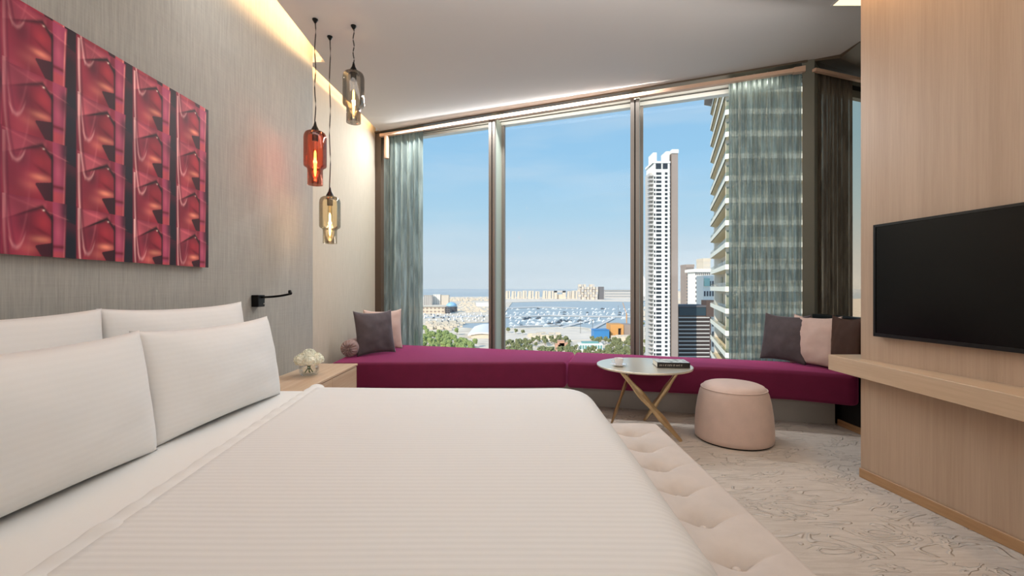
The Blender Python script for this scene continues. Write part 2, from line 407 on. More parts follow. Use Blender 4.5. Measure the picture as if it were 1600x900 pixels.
# ------------------------------------------------------------------ window wall frame of reference
WM, WC = -0.325, 5.475                      # plan line  y = WC + WM x  of the inner window plane
WN = Vector((-WM, 1, 0)).normalized()       # outward
WT = Vector((1, WM, 0)).normalized()        # along, to the right
def onW(px, py, o=0.0):
    c = WC + o * math.sqrt(1 + WM * WM); r = (px - 800) / F
    y = c / (1 - WM * r); return Vector((r * y, y, EYE - (py - 450) / F * y))
def tW(px, o=0.0):
    p = onW(px, 450, o); return Vector((p.x, p.y, 0))
V0 = Vector((3.07, 4.477, 0)); VM = 0.33    # second window wall, goes away to the right
VN = Vector((-VM, 1, 0)).normalized(); VT = Vector((1, VM, 0)).normalized()
def onV(px, py, o=0.0):
    c = (V0.y - VM * V0.x) + o * math.sqrt(1 + VM * VM); r = (px - 800) / F
    y = c / (1 - VM * r); return Vector((r * y, y, EYE - (py - 450) / F * y))
def slab(bm, q, n, depth):
    hexa(bm, q, [p + n * depth for p in q])
def barW(bm, x0, ya0, yb0, x1, ya1, yb1, o, depth):
    slab(bm, [onW(x0, ya0, o), onW(x1, ya1, o), onW(x1, yb1, o), onW(x0, yb0, o)], WN, depth)
def postW(bm, p0, p1, z0, z1a, o, depth):
    """vertical bar between plan points p0,p1 (on the W plane), from z0 up to z1a, from offset o, depth"""
    q = [Vector((p0.x, p0.y, z0)), Vector((p1.x, p1.y, z0)), Vector((p1.x, p1.y, z1a)), Vector((p0.x, p0.y, z1a))]
    slab(bm, [p + WN * o for p in q], WN, depth)

def head_y(px): return 205 - 0.1659 * (px - 592)       # ceiling edge line along the window

es_ = bpy.data.objects['window_side_fill']
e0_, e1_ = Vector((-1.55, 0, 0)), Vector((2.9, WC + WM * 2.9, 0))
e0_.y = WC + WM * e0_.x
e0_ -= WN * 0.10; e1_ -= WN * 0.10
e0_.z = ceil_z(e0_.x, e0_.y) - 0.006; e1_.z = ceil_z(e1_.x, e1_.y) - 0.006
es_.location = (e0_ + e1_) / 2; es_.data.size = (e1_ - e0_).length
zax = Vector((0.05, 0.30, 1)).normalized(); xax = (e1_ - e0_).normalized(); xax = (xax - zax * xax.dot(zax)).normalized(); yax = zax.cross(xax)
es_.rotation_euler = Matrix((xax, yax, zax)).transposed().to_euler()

pk_ = area('pocket_fill', (0, 0, 0), (0, 1, 0), 4.4, 0.03, 5.5, (1.0, 0.98, 0.95))  # added lamp that brightens the window head and curtain tops
zax = (-WN + Vector((0, 0, 0.15))).normalized(); xax = WT.copy(); yax = zax.cross(xax)
pk_.location = (e0_ + e1_) / 2 + WN * 0.15 + Vector((0, 0, -0.05)); pk_.rotation_euler = Matrix((xax, yax, zax)).transposed().to_euler()

# ------------------------------------------------------------------ structure
XW = -1.85                                             # linen panel wall plane
bm = NB(); prism(bm, [(-2.1, -2.6), (5.2, -2.6), (5.2, 3.0), (5.2, 5.3), (3.07, 4.7), (-2.1, 6.45)], -0.12, 0.0); struct('floor', bm, M_carpet)

bm = NB()
pts = [(-1.60, -2.6), (5.2, -2.6), (5.2, 4.3)]
cz = 2.27
def onC(px, py):
    y = F * 2.1 / (450 - py)
    for _ in range(20):
        x = (px - 800) / F * y; y = F * (ceil_z(x, y) - EYE) / (450 - py)
    return ((px - 800) / F * y, y)
pR1 = onC(1343, 65); pR2 = onC(1313, 85); pR3 = onC(1273, 92.5)
pts = [(-1.60, -2.6), (5.2, -2.6), (5.2, pR1[1] - 0.6), pR1, pR2, pR3]
pts += [onC(592, 205), onC(488, 103.5), (onC(486, 97)[0] - 0.05, onC(486, 97)[1]), onC(508, 97), (-1.697, 3.18)]
bm = NB(); prism(bm, pts, ceil_z, lambda x, y: ceil_z(x, y) + 0.05); struct('ceiling', bm, M_ceil)
# slab above the ceiling that closes the coves and pockets
bm = NB(); prism(bm, [(-2.4, -2.9), (5.5, -2.9), (5.5, 5.6), (3.2, 5.0), (-2.4, 6.85)], lambda x, y: ceil_z(x, y) + 0.24, lambda x, y: ceil_z(x, y) + 0.45); struct('trim_1', bm, M_ceil)

bm = NB(); prism(bm, [(XW, -2.6), (XW, 4.10), (XW - 0.11, 4.10), (XW - 0.3, 4.10), (XW - 0.3, -2.6)][::-1], 0, 3.75); struct('wall_left', bm, M_panel)
a = (-1.985, 4.10); b_ = (-1.90, 6.02)
dxy = (b_[0] - a[0]) / (b_[1] - a[1])
b2 = (b_[0] + dxy * 0.12, b_[1] + 0.12)
bm = NB(); prism(bm, [a, (a[0] - 0.3, a[1]), (b2[0] - 0.3, b2[1]), b2], 0, 3.78); struct('wall_left_recess', bm, M_wall2)
bm = NB(); prism(bm, [(-2.15, -2.6), (-2.15, -2.9), (5.4, -2.9), (5.4, -2.6)], 0, 3.85); struct('wall_back', bm, M_wall2)
# TV wall
TS = 0.11
def tvx(y, off=0.0): return 2.31 - off + TS * (2.924 - y)
bm = NB(); prism(bm, [(tvx(2.924), 2.924), (tvx(-2.6), -2.6), (tvx(-2.6) + 0.35, -2.6), (tvx(2.924) + 0.35, 2.924)], 0, 3.44); struct('wall_right', bm, M_oak)
bm = NB(); prism(bm, [(tvx(2.924, 0.012), 2.926), (tvx(-2.6, 0.012), -2.6), (tvx(-2.6, 0.001), -2.6), (tvx(2.924, 0.001), 2.926)], 0, 0.062, 0.003, 1); struct('baseboard_right', bm, M_oaks)
bm = NB(); prism(bm, [(2.72, 2.6), (5.2, 2.6), (5.2, 2.75), (2.72, 2.75)], 0, 3.9); struct('wall_alcove_back', bm, M_wall2)
bm = NB(); prism(bm, [(5.1, 2.75), (5.3, 2.75), (5.3, 5.4), (5.1, 5.4)], 0, 3.95); struct('wall_alcove_right', bm, M_wall2)

# window wall: spandrel, header frame, mullions, panes
GO = 0.29
w1 = NB()
barW(w1, 596, 208.5, 213.8 + 10, 1256, 115, 123 + 0, 0.27, 0.08)     # placeholder upper strip, rebuilt below
w1.free(); w1 = NB()
def hy(px, k):   # header lines measured at px 662 and 985
    tab = {'rail_t': (195.0, 142.0), 'rail_b': (201.0, 148.2), 'w1_t': (200.5, 147.4), 'w1_b': (208.0, 159.0), 'w2_t': (209.4, 161.6), 'w2_b': (213.0, 167.2)}
    a0, a1 = tab[k]; return a0 + (a1 - a0) * (px - 662) / 323.0
XL, XR = 580, 1256
barW(w1, XL, hy(XL, 'w1_t') - 10, hy(XL, 'w1_b'), XR, hy(XR, 'w1_t') - 10, hy(XR, 'w1_b'), 0.24, 0.10)
barW(w1, XL, hy(XL, 'w2_t'), hy(XL, 'w2_b'), XR, hy(XR, 'w2_t'), hy(XR, 'w2_b'), 0.25, 0.09)
win = struct('window_1', w1, M_head)
bm = NB(); barW(bm, XL, hy(XL, 'w1_b') - 0.5, hy(XL, 'w2_t') + 0.5, XR, hy(XR, 'w1_b') - 0.5, hy(XR, 'w2_t') + 0.5, 0.275, 0.06)
obj('gasket', bm, M_blackgap, win)
# low wall under the glass
bm = NB(); pL, pRr = onW(575, 450, 0.2), onW(1262, 450, 0.2)
slab(bm, [Vector((pL.x, pL.y, 0)), Vector((pRr.x, pRr.y, 0)), Vector((pRr.x, pRr.y, 0.33)), Vector((pL.x, pL.y, 0.33))], WN, 0.2)
struct('wall_window', bm, M_head)
MUL = [(763.5, 773.0, 767.6, 769.4, 784), (985.0, 999.0, 991.0, 993.0, 1002.5)]
for (xa, xb, ga, gb, _) in MUL:
    zt = onW((xa + xb) / 2, hy((xa + xb) / 2, 'w1_b') - 4, 0.0).z
    zt2 = onW((xa + xb) / 2, hy((xa + xb) / 2, 'w2_t'), 0.24).z
    m = NB(); postW(m, tW(xa), tW(ga), 0.3, zt, 0, 0.05); postW(m, tW(gb), tW(xb), 0.3, zt, 0, 0.05)
    mo = obj('mullion', m, M_brownalu, win)
    m = NB(); postW(m, tW(ga) - WT * 0.004, tW(gb) + WT * 0.004, 0.3, zt - 0.005, 0.015, 0.03); obj('groove', m, M_blackgap, mo)
    m = NB(); postW(m, tW(xa) + WT * 0.015, tW(xb) - WT * 0.001, 0.3, zt2, 0.05, 0.215); obj('web', m, M_greyalu, mo, label='pale sage coloured deep side of the mullion')
    m = NB(); postW(m, tW(xa) - WT * 0.005, tW(xb) + WT * 0.035, 0.3, zt2, 0.266, 0.05); obj('flange', m, M_brownalu, mo)
# panes
def pane_obj(xa, xb, o, parent, mat):
    m = NB(); p0 = tW(xa) + WN * o; p1 = tW(xb) + WN * o
    za = onW(xa, hy(xa, 'w2_b') - 2, 0.25).z; zb = onW(xb, hy(xb, 'w2_b') - 2, 0.25).z
    v = [m.verts.new(q) for q in ((p0.x, p0.y, 0.33), (p1.x, p1.y, 0.33), (p1.x, p1.y, zb), (p0.x, p0.y, za))]
    m.faces.new(v); return obj('glass_pane', m, mat, parent)
pane_obj(586, 766, GO, win, M_glass); pane_obj(771, 990, GO, win, M_glass); pane_obj(995, 1262, GO, win, M_glass)
# left jamb
m = NB(); postW(m, tW(576), tW(594), 0.0, onW(590, 207).z, 0.02, 0.3); struct('trim_2', m, pbr('dark_jamb', (92, 76, 62), 0.6))
# soffit between ceiling edge and glass, above the rail
m = NB(); barW(m, 585, head_y(585) - 1.0, head_y(585) + 1.2, 1262, head_y(1262) - 1.0, head_y(1262) + 2.5, -0.01, 0.30); struct('trim_3', m, M_tray)
# curtain track with its end motor
rail = thing('curtain_rail', 'long rose beige curtain rail under the ceiling edge over the wide window', 'curtain rail', tuple(onW(593, 211, 0.0)))
m = NB(); barW(m, 593, hy(593, 'rail_t') + 2.5, hy(593, 'rail_b') + 1, 1258, 103.5, 109.5, -0.03, 0.05); obj('track', m, M_rail, rail)
m = NB(); p = onW(604, 212, 0.0)
tube(m, [p, p + Vector((0, 0, -0.31))], 0.034, 16); obj('motor', m, M_rail, rail)
m = NB(); barW(m, 1241, 105, 113, 1259, 102, 110.5, -0.035, 0.06); obj('end_cap', m, M_rail, rail)
# corner column
p0 = tW(1253.5); p1 = tW(1272.5)
m = NB(); prism(m, [(p0.x, p0.y), (p1.x, p1.y), (p1.x + 0.16, p1.y + 0.15), (p0.x + 0.16, p0.y + 0.20)], 0, 3.75); struct('wall_corner_column', m, M_col)
# second window wall
m = NB()
def barV(bm, x0, ya0, yb0, x1, ya1, yb1, o, depth):
    slab(bm, [onV(x0, ya0, o), onV(x1, ya1, o), onV(x1, yb1, o), onV(x0, yb0, o)], VN, depth)
sl = 0.221
def vy(px, y): return y + (px - 1343) * sl
barV(m, 1274, vy(1274, 126), vy(1274, 134), 1400, vy(1400, 126), vy(1400, 134), 0.12, 0.06)
barV(m, 1274, vy(1274, 143), vy(1274, 154), 1400, vy(1400, 143), vy(1400, 154), 0.12, 0.06)
win2 = struct('window_2', m, M_col)
m = NB(); barV(m, 1274, vy(1274, 133.5), vy(1274, 143.5), 1400, vy(1400, 133.5), vy(1400, 143.5), 0.14, 0.05); obj('gasket', m, M_blackgap, win2)
m = NB(); q = [onV(1274, 450, 0.16), onV(1400, 450, 0.16)]
v = [m.verts.new((q[0].x, q[0].y, 0.3)), m.verts.new((q[1].x, q[1].y, 0.3)), m.verts.new((q[1].x, q[1].y, 3.35)), m.verts.new((q[0].x, q[0].y, 3.35))]; m.faces.new(v)
obj('glass_pane', m, M_bronze, win2)
m = NB(); slab(m, [Vector((q[0].x, q[0].y, 0)), Vector((q[1].x, q[1].y, 0)), Vector((q[1].x, q[1].y, 0.5)), Vector((q[0].x, q[0].y, 0.5))], VN, 0.2); struct('wall_window_alcove', m, M_head)
# metal soffit from ceiling edge to the second window
v1 = onV(1400, vy(1400, 118)); v0 = onV(1275, vy(1275, 120))
prA = [pR3, pR2, pR1, (pR1[0] + 1.0, pR1[1] - 0.75), (v1.x + 0.4, v1.y + 0.3), (v0.x, v0.y + 0.1)]
m = NB(); prism(m, prA, lambda x, y: ceil_z(x, y) - 0.002 - 0.10 * max(0, min(1, (y - 4.1) / 0.9)) * (1 if x > 3.2 else 0.4), lambda x, y: ceil_z(x, y) + 0.06); struct('trim_4', m, M_tray)
rail2 = thing('curtain_rail', 'short rose beige curtain rail over the alcove window right of the corner column', 'curtain rail', tuple(onV(1276, 108)))
m = NB(); barV(m, 1275, vy(1275, 120.5), vy(1275, 125), 1400, vy(1400, 120.5), vy(1400, 125), -0.03, 0.04); obj('track', m, M_rail, rail2)

# ceiling light slot by the TV wall
m = NB(); s0 = onC(1301, 7.5)
sx0, sy1 = s0
box(m, sx0, sx0 + 0.35, sy1 - 0.55, sy1, ceil_z(sx0, sy1) - 0.006, ceil_z(sx0, sy1) + 0.004)
sl_o = thing('ceiling_light', 'warm rectangular ceiling light panel above the end of the oak wall', 'light', (sx0 + 0.17, sy1 - 0.27, ceil_z(sx0, sy1) - 0.01))
obj('diffuser', m, emit('warm_light_panel', (1.0, 0.80, 0.52), 1.6), sl_o)
m = NB(); zz = ceil_z(sx0, sy1) - 0.008
box(m, sx0 - 0.012, sx0 + 0.36, sy1, sy1 + 0.012, zz, zz + 0.02); box(m, sx0 - 0.012, sx0, sy1 - 0.55, sy1 + 0.0, zz, zz + 0.02); obj('frame', m, M_ceil, sl_o)

# cove lights (strip lamps hidden on top of the ceiling edge) and the ones over the TV wall
def cove(name, p0, p1, power, tilt=(-1, 0, -0.25)):
    p0 = Vector(p0); p1 = Vector(p1); c = (p0 + p1) / 2; L = (p1 - p0).length
    o = area(name, c, tilt, L, 0.04, power, WARM)
    z = -Vector(tilt).normalized(); x = (p1 - p0).normalized(); x = (x - z * x.dot(z)).normalized(); y = z.cross(x)
    o.rotation_euler = Matrix((x, y, z)).transposed().to_euler()
    return o
cove('cove_strip_bed', (-1.60, 0.2, ceil_z(-1.6, 0.2) + 0.13), (-1.66, 4.05, ceil_z(-1.66, 4.05) + 0.13), 34)
cove('cove_strip_window', (-1.80, 4.25, ceil_z(-1.8, 4.25) + 0.13), (-1.75, 5.9, ceil_z(-1.75, 5.9) + 0.13), 10)
cove('cove_strip_tv', (2.16, 2.86, 3.42), (2.5, 0.0, 3.42), 20, (0.5, 0.0, -1))

# ------------------------------------------------------------------ artwork on the panel wall
ax = XW + 0.035
az0, az1, ay0, ay1 = 1.372, 2.312, 0.72, 2.640
art = thing('wall_art', 'large glossy unframed print of overlapping crimson glass shapes above the bed', 'artwork', (XW, (ay0 + ay1) / 2, az0))
bm = NB(); box(bm, XW + 0.001, ax - 0.002, ay0 + 0.002, ay1 - 0.002, az0 + 0.002, az1 - 0.002); obj('backing_board', bm, pbr('acrylic_edge', (150, 70, 84), 0.3), art)
def art_colours(Y, Z):
    """flat abstract print, drawn from the panel's own coordinates (Y along, Z up)"""
    PW, PH = 0.2735, 0.238
    u0 = (Y - 1.844) / PW; col = np.floor(u0); u = u0 - col
    top = az1 - 0.004 - 0.004 * (col + 2)
    v0 = (top - Z) / PH; row = np.floor(v0); v = v0 - row
    def mixc(a, c, k): k = np.clip(k, 0, 1)[..., None]; return a * (1 - k) + c * k
    def S(e0, e1, x): t = np.clip((x - e0) / (e1 - e0), 0, 1); return t * t * (3 - 2 * t)
    def blob(cu, cv, su, sv): return np.exp(-(((u - cu) / su) ** 2 + ((v - cv) / sv) ** 2))
    L = lambda *c: np.array(lin(c)[:3])
    h = np.sin(col * 12.9898 + row * 78.233) * 43758.5453; h = h - np.floor(h)
    first = S(-0.2, -1.0, u0)                               # the nearest bay is veiled
    out = np.ones(Y.shape + (3,)) * L(150, 46, 72)
    out = mixc(out, L(186, 78, 96), (0.5 + 0.5 * np.sin(u * 8 + v * 2.5 + h * 5)) * 0.5)
    out = mixc(out, L(104, 24, 48), (0.5 + 0.5 * np.sin(u * 4.6 - v * 6.3 + h * 9 + 1)) * 0.55)
    out = mixc(out, L(122, 40, 62), S(0.35, 0.0, u) * S(0.3, 1.0, v) * 0.6)
    # arch: roof slopes and the pink wedge left of it
    au, av = 0.50, 0.10
    roof = np.where(u < au, av + (au - u) * 0.58, av + np.clip(u - au, 0, 1) * 1.35)
    wedge = S(0.015, -0.015, v - roof) * S(0.57, 0.53, u)
    out = mixc(out, L(226, 120, 128), wedge * (0.5 + 0.5 * S(0.55, 0.05, u)) * (1 - 0.5 * first))
    out = mixc(out, L(150, 44, 74), wedge * S(0.10, 0.0, v) * 0.8)
    inside = S(-0.005, 0.02, v - roof) * S(0.645, 0.63, u)
    out = mixc(out, L(170, 44, 64), inside * 0.55)
    out = mixc(out, L(84, 16, 34), inside * blob(0.24, 0.40, 0.10, 0.17) * 0.85)
    out = mixc(out, L(206, 72, 80), inside * blob(0.50, 0.33, 0.11, 0.15) * 0.75)
    out = mixc(out, L(120, 20, 44), inside * np.exp(-((v - 0.52 - 0.55 * (u - 0.5)) / 0.035) ** 2) * S(0.30, 0.5, u) * 0.7)
    out = mixc(out, L(244, 158, 132), inside * blob(0.47, 0.645, 0.13, 0.055))
    out = mixc(out, L(226, 130, 116), inside * blob(0.33, 0.80, 0.13, 0.09) * 0.75)
    out = mixc(out, L(186, 78, 84), inside * blob(0.20, 0.95, 0.14, 0.10) * 0.6)
    # dark notch
    tri = S(0.0, 0.012, v - (0.735 - (u - 0.42) * 0.28)) * S(0.0, 0.012, u - 0.40 - np.abs(v - 0.77) * np.where(v > 0.77, 0.55, 0.2)) * S(0.64, 0.63, u)
    out = mixc(out, L(58, 14, 32), tri * 0.95)
    # right hand strip: rose mauve with an orange foot, bright rim
    rim = 0.835 - 0.03 * v
    lav = S(0.63, 0.645, u) * S(rim + 0.005, rim - 0.01, u)
    out = mixc(out, L(178, 78, 112), lav * 0.9)
    out = mixc(out, L(206, 104, 128), lav * blob(0.72, 0.40, 0.05, 0.3) * 0.9)
    out = mixc(out, L(120, 26, 48), lav * np.exp(-((v - 0.74) / 0.035) ** 2) * 0.85)
    out = mixc(out, L(206, 92, 90), lav * S(0.78, 0.86, v) * 0.6)
    tail = S(0.0, 1.0, row) * 0 + S(0.9, 0.5, v0)              # the top row shows its rounded strip clear
    out = mixc(out, L(240, 160, 150), np.exp(-((u - rim + 0.012) / 0.011) ** 2) * (0.35 + 0.5 * tail) * S(0.0, 0.1, v))
    # dark column between the bays
    dk = S(rim, rim + 0.02, u) * S(0.992, 0.975, u)
    mid = np.clip(S(0.8, 1.6, v0) * (0.6 + 0.4 * np.sin(v0 * 2.4 + col)), 0, 1)[..., None]
    dcol = L(50, 16, 32) * (1 - mid) + L(30, 30, 46) * mid
    k = np.clip(dk, 0, 1)[..., None]; out = out * (1 - k) + dcol * k
    lo = S(0.95, 1.3, v0) * S(0.66, 0.84, u) * S(0.995, 0.97, u)
    out = mixc(out, L(32, 30, 46), lo * np.clip(S(0.42, 0.05, v) + 0.25, 0, 1) * 0.85)
    # sagging veils: each row's lower edge runs down to the right as a thin pale line
    dg = (v0 - 0.30 * u - 0.02) % 1.0
    out = mixc(out, L(120, 34, 60), S(0.0, 0.03, dg) * S(0.30, 0.05, dg) * 0.35)
    out = mixc(out, L(238, 150, 146), np.exp(-((dg - 0.985) / 0.010) ** 2) * 0.28 * S(0.9, 0.8, u))
    # glassy streaks hanging at the left of each bay: tall narrow U shapes over two rows
    for ph, dep in ((0.0, 1.75), (1.1, 1.5)):
        t_ = ((v0 + ph) % 2.05) / dep
        a_ = np.clip(t_, 0, 1)
        lft = 0.022 + 0.10 * a_ ** 3; rgt = 0.36 - 0.13 * a_ ** 4 - 0.05 * a_
        on = S(1.04, 0.98, t_)
        wd = 0.010 + 0.012 * (1 - a_)
        out = mixc(out, L(252, 206, 200), np.exp(-((u - lft) / wd) ** 2) * on * (0.92 - 0.25 * a_) * (1 - 0.55 * first))
        out = mixc(out, L(70, 14, 40), np.exp(-((u - lft - 0.036) / 0.014) ** 2) * on * 0.6)
        out = mixc(out, L(220, 124, 132), np.exp(-((u - rgt) / 0.014) ** 2) * on * 0.40 * S(0.3, 0.7, t_))
        bot = np.exp(-((t_ - 1.0 + 0.5 * ((u - 0.17) / 0.11) ** 2 * 0.25) / 0.022) ** 2) * S(0.06, 0.1, u) * S(0.30, 0.25, u)
        out = mixc(out, L(246, 186, 182), bot * 0.6)
        film = S(lft, lft + 0.02, u) * S(rgt, rgt - 0.02, u) * on
        out = mixc(out, L(196, 92, 116), film * 0.14)
    # black outlines
    ol = np.exp(-((v - roof - 0.012) / (0.022 + 0.022 * S(0.25, 0.5, u))) ** 2) * S(0.05, 0.30, u) * S(0.655, 0.63, u)
    out = mixc(out, L(26, 6, 16), ol * (0.95 - 0.3 * first))
    vl = np.exp(-((u - 0.632) / 0.016) ** 2) * S(0.17, 0.24, v)
    out = mixc(out, L(30, 6, 20), vl * 0.97)
    out = mixc(out, L(255, 232, 214), blob(0.515, 0.165, 0.014, 0.014))
    out = mixc(out, L(160, 60, 92), first * 0.36)
    out = mixc(out, L(70, 14, 38), (0.5 + 0.5 * np.sin(u * 11 - v * 4 + h * 20 + row)) * S(0.65, 0.5, u) * 0.32)
    # rainbow-dark smear across the second row, as in the glass
    out = mixc(out, L(30, 34, 48), np.exp(-((v0 - 1.35) / 0.16) ** 2) * S(0.6, 0.9, u) * 0.5)
    out = out ** 1.18 * 1.18
    return np.clip(out, 0, 1)
NU, NV = 640, 330
yy, zz_ = np.meshgrid(np.linspace(ay0, ay1, NU), np.linspace(az0, az1, NV), indexing='ij')
me = bpy.data.meshes.new('print')
co = np.stack([np.full(yy.shape, ax), yy, zz_], -1).reshape(-1, 3) - np.array(ORG[art])
idx = np.arange(NU * NV).reshape(NU, NV)
fc = np.stack([idx[:-1, :-1], idx[1:, :-1], idx[1:, 1:], idx[:-1, 1:]], -1).reshape(-1, 4)
me.vertices.add(len(co)); me.vertices.foreach_set('co', co.astype(np.float32).ravel())
me.loops.add(fc.size); me.loops.foreach_set('vertex_index', fc.astype(np.int32).ravel())
me.polygons.add(len(fc)); me.polygons.foreach_set('loop_start', np.arange(0, fc.size, 4, dtype=np.int32))
me.update(calc_edges=True)
at = me.color_attributes.new('print', 'FLOAT_COLOR', 'POINT')
rgba = np.concatenate([art_colours(yy, zz_).reshape(-1, 3), np.ones((NU * NV, 1))], 1)
at.data.foreach_set('color', rgba.astype(np.float32).ravel())
s = NT('printed_acrylic'); va = s.n('ShaderNodeVertexColor', layer_name='print'); s.l(va.outputs[0], s.b.inputs['Base Color'])
s.b.inputs['Roughness'].default_value = 0.5; s.b.inputs['Specular IOR Level'].default_value = 0.3
me.materials.append(s.m)
po = bpy.data.objects.new('print', me); C.objects.link(po); po.parent = art; ORG[po] = ORG[art]

# ------------------------------------------------------------------ bed
BY0, BY1, BX1, BZ = 0.85, 2.90, 0.517, 0.62
bed = thing('bed', 'wide low bed with white sheets standing against the linen wall', 'bed', (-0.6, 1.87, 0))
bm = NB(); box(bm, XW + 0.02, 0.40, BY0 + 0.08, BY1 - 0.08, 0.05, 0.28, 0.02); obj('base', bm, M_bench, bed)
for x in (-1.7, 0.28):
    for y in (BY0 + 0.2, BY1 - 0.2):
        bm = NB(); lathe(bm, [(0.03, 0), (0.03, 0.05)], 16, (x, y, 0)); obj('foot', bm, M_black, bed)
bm = NB(); box(bm, XW + 0.02, 0.42, BY0 + 0.05, BY1 - 0.05, 0.28, 0.585, 0.07, 4); obj('mattress', bm, M_sheet, bed, smooth=True)

def drape(bm, x0f, x1, y0, y1, top, rc, r, drop, res, hfun=None, left_open=True):
    """cloth laid over a rounded-rectangle: flat inside, rolling over edges on foot and both sides"""
    inx1, iny0, iny1 = x1 - rc, y0 + rc, y1 - rc
    flat = rc - r; total = flat + r * math.pi / 2 + drop
    U = np.concatenate([np.arange(0, 1, res / (inx1 + 1.2)), [1.0]])
    over = np.concatenate([np.linspace(0, flat, 4)[1:], flat + np.linspace(0, r * math.pi / 2, 9)[1:], flat + r * math.pi / 2 + np.linspace(0, drop, 6)[1:]])
    Vs = np.concatenate([iny0 - over[::-1], np.linspace(iny0, iny1, int((iny1 - iny0) / res)), iny1 + over])
    rows = []
    for y in Vs:
        yc = min(max(y, y0), y1); xs0 = x0f(yc); row = []
        Xs = np.concatenate([np.linspace(xs0, inx1, int((inx1 + 1.2) / res)), inx1 + over])
        for x in Xs:
            qx = min(x, inx1); qy = min(max(y, iny0), iny1)
            dx, dy = x - qx, y - qy; d = math.hypot(dx, dy)
            if d > total: dx, dy, d = dx / d * total, dy / d * total, total
            if d < 1e-9: px, py, g = x, y, 0.0
            else:
                ux, uy = dx / d, dy / d
                if d <= flat: f, g = d, 0
                elif d <= flat + r * math.pi / 2:
                    a_ = (d - flat) / r; f, g = flat + r * math.sin(a_), r * (1 - math.cos(a_))
                else: f, g = flat + r, r + (d - flat - r * math.pi / 2)
                px, py = qx + ux * f, qy + uy * f
            z = top - g
            if hfun: z += hfun(px, py, g)
            row.append(bm.verts.new((px, py, z)))
        rows.append(row)
    for a_, b2_ in zip(rows, rows[1:]):
        for i in range(len(a_) - 1): bm.faces.new((a_[i], a_[i + 1], b2_[i + 1], b2_[i]))
def foldx(y): return -1.055 - 0.115 * (y - 0.97)
def hd(px, py, g):
    e_ = px - foldx(py)
    edge = -0.030 * (1 - min(1, e_ / 0.035)) ** 2 if e_ < 0.035 else 0
    n_ = noise.noise((px * 1.6, py * 1.6, 0.3)) * 0.006
    return edge + n_ * (1 if g < 0.2 else 0.5)
bm = NB(); drape(bm, foldx, BX1, BY0, BY1, BZ, 0.24, 0.13, 0.20, 0.03, hd)
duv = tag(obj('duvet', bm, M_white, None, (0, 0, 0), True), 'white striped sateen duvet spread smoothly over the bed', 'duvet')
ORG[duv] = Vector((0, 0, 0))
sd = duv.modifiers.new('thickness', 'SOLIDIFY'); sd.thickness = 0.022; sd.offset = -1
# turned-back edge of the duvet: a soft rolled band along the fold line
bm = NB()
def cuff(u, v):
    y = BY0 + 0.02 + u * (BY1 - BY0 - 0.04); a_ = v * math.pi
    w = 0.05 + 0.008 * noise.noise((y * 5, 0.0, 2.0)); hgt = 0.022 + 0.006 * noise.noise((y * 9, 4.0, 1.0))
    return Vector((foldx(y) + 0.005 - w * math.cos(a_) , y, 0.598 + hgt * math.sin(a_) + 0.004 * math.sin(a_) * math.sin(y * 55)))
gridmesh(bm, 110, 12, cuff); obj('folded_edge', bm, M_sheet, duv, smooth=True)
# sheet turn-down between pillows and duvet edge
bm = NB(); drape(bm, lambda y: XW + 0.06, -0.7, BY0 + 0.02, BY1 - 0.02, 0.597, 0.12, 0.10, 0.18, 0.05, lambda x, y, g: 0.004 * noise.noise((x * 4, y * 3, 5)))
obj('top_sheet', bm, M_pil, bed, smooth=True)

def pillow(bm, w, h, t, M, n=26, pinch=0.05, power=0.42, wrk=0.006, seed=0, ears=0.0, flange=0.0):
    vs_ = {}
    for side in (1, -1):
        for i in range(n + 1):
            for j in range(n + 1):
                u = -math.cos(math.pi * i / n); v = -math.cos(math.pi * j / n)
                u = 0.5 * u + 0.5 * (2 * i / n - 1); v = 0.5 * v + 0.5 * (2 * j / n - 1)
                border = i in (0, n) or j in (0, n)
                if border and side == -1: vs_[(side, i, j)] = vs_[(1, i, j)]; continue
                x = w / 2 * u * (1 - pinch * (1 - v * v)); z = h / 2 * v * (1 - pinch * (1 - u * u))
                th = t / 2 * ((1 - u * u) ** power) * ((1 - v * v) ** power)
                nn = noise.noise((u * 2.2 + seed, v * 2.2, side * 3.0 + seed)) * wrk * 1.6 + noise.noise((u * 6 + seed, v * 6, side + seed)) * wrk * 0.5
                cr_ = abs(u) ** 3 * abs(v) ** 3
                y = side * (th + (nn if not border else 0) * (1 - max(abs(u), abs(v)) ** 6))
                z2 = z + ears * cr_ * (1 if v > 0 else -0.3)
                vs_[(side, i, j)] = bm.verts.new(M @ Vector((x, y, z2)))
    for side in (1, -1):
        for i in range(n):
            for j in range(n):
                q = [vs_[(side, i, j)], vs_[(side, i + 1, j)], vs_[(side, i + 1, j + 1)], vs_[(side, i, j + 1)]]
                bm.faces.new(q if side == -1 else q[::-1])

def frame(center, xdir, tilt):
    """matrix: local x along xdir (plan), local -y the face normal tilted back by 'tilt' rad, local z up the pillow"""
    x = Vector(xdir).normalized(); up = Vector((0, 0, 1)); yv = up.cross(x).normalized()
    z = (up * math.cos(tilt) + yv * math.sin(tilt)).normalized(); yv = z.cross(x).normalized()
    return Matrix.Translation(center) @ Matrix((x, yv, z)).transposed().to_4x4()
def pil(name, label, mat, c, xdir, tilt, w, h, t, seed, cat='pillow', group=None, **kw):
    bm = NB(); pillow(bm, w, h, t, frame(c, xdir, tilt), seed=seed, **kw)
    return tag(obj(name, bm, mat, None, None, True), label, cat, group)
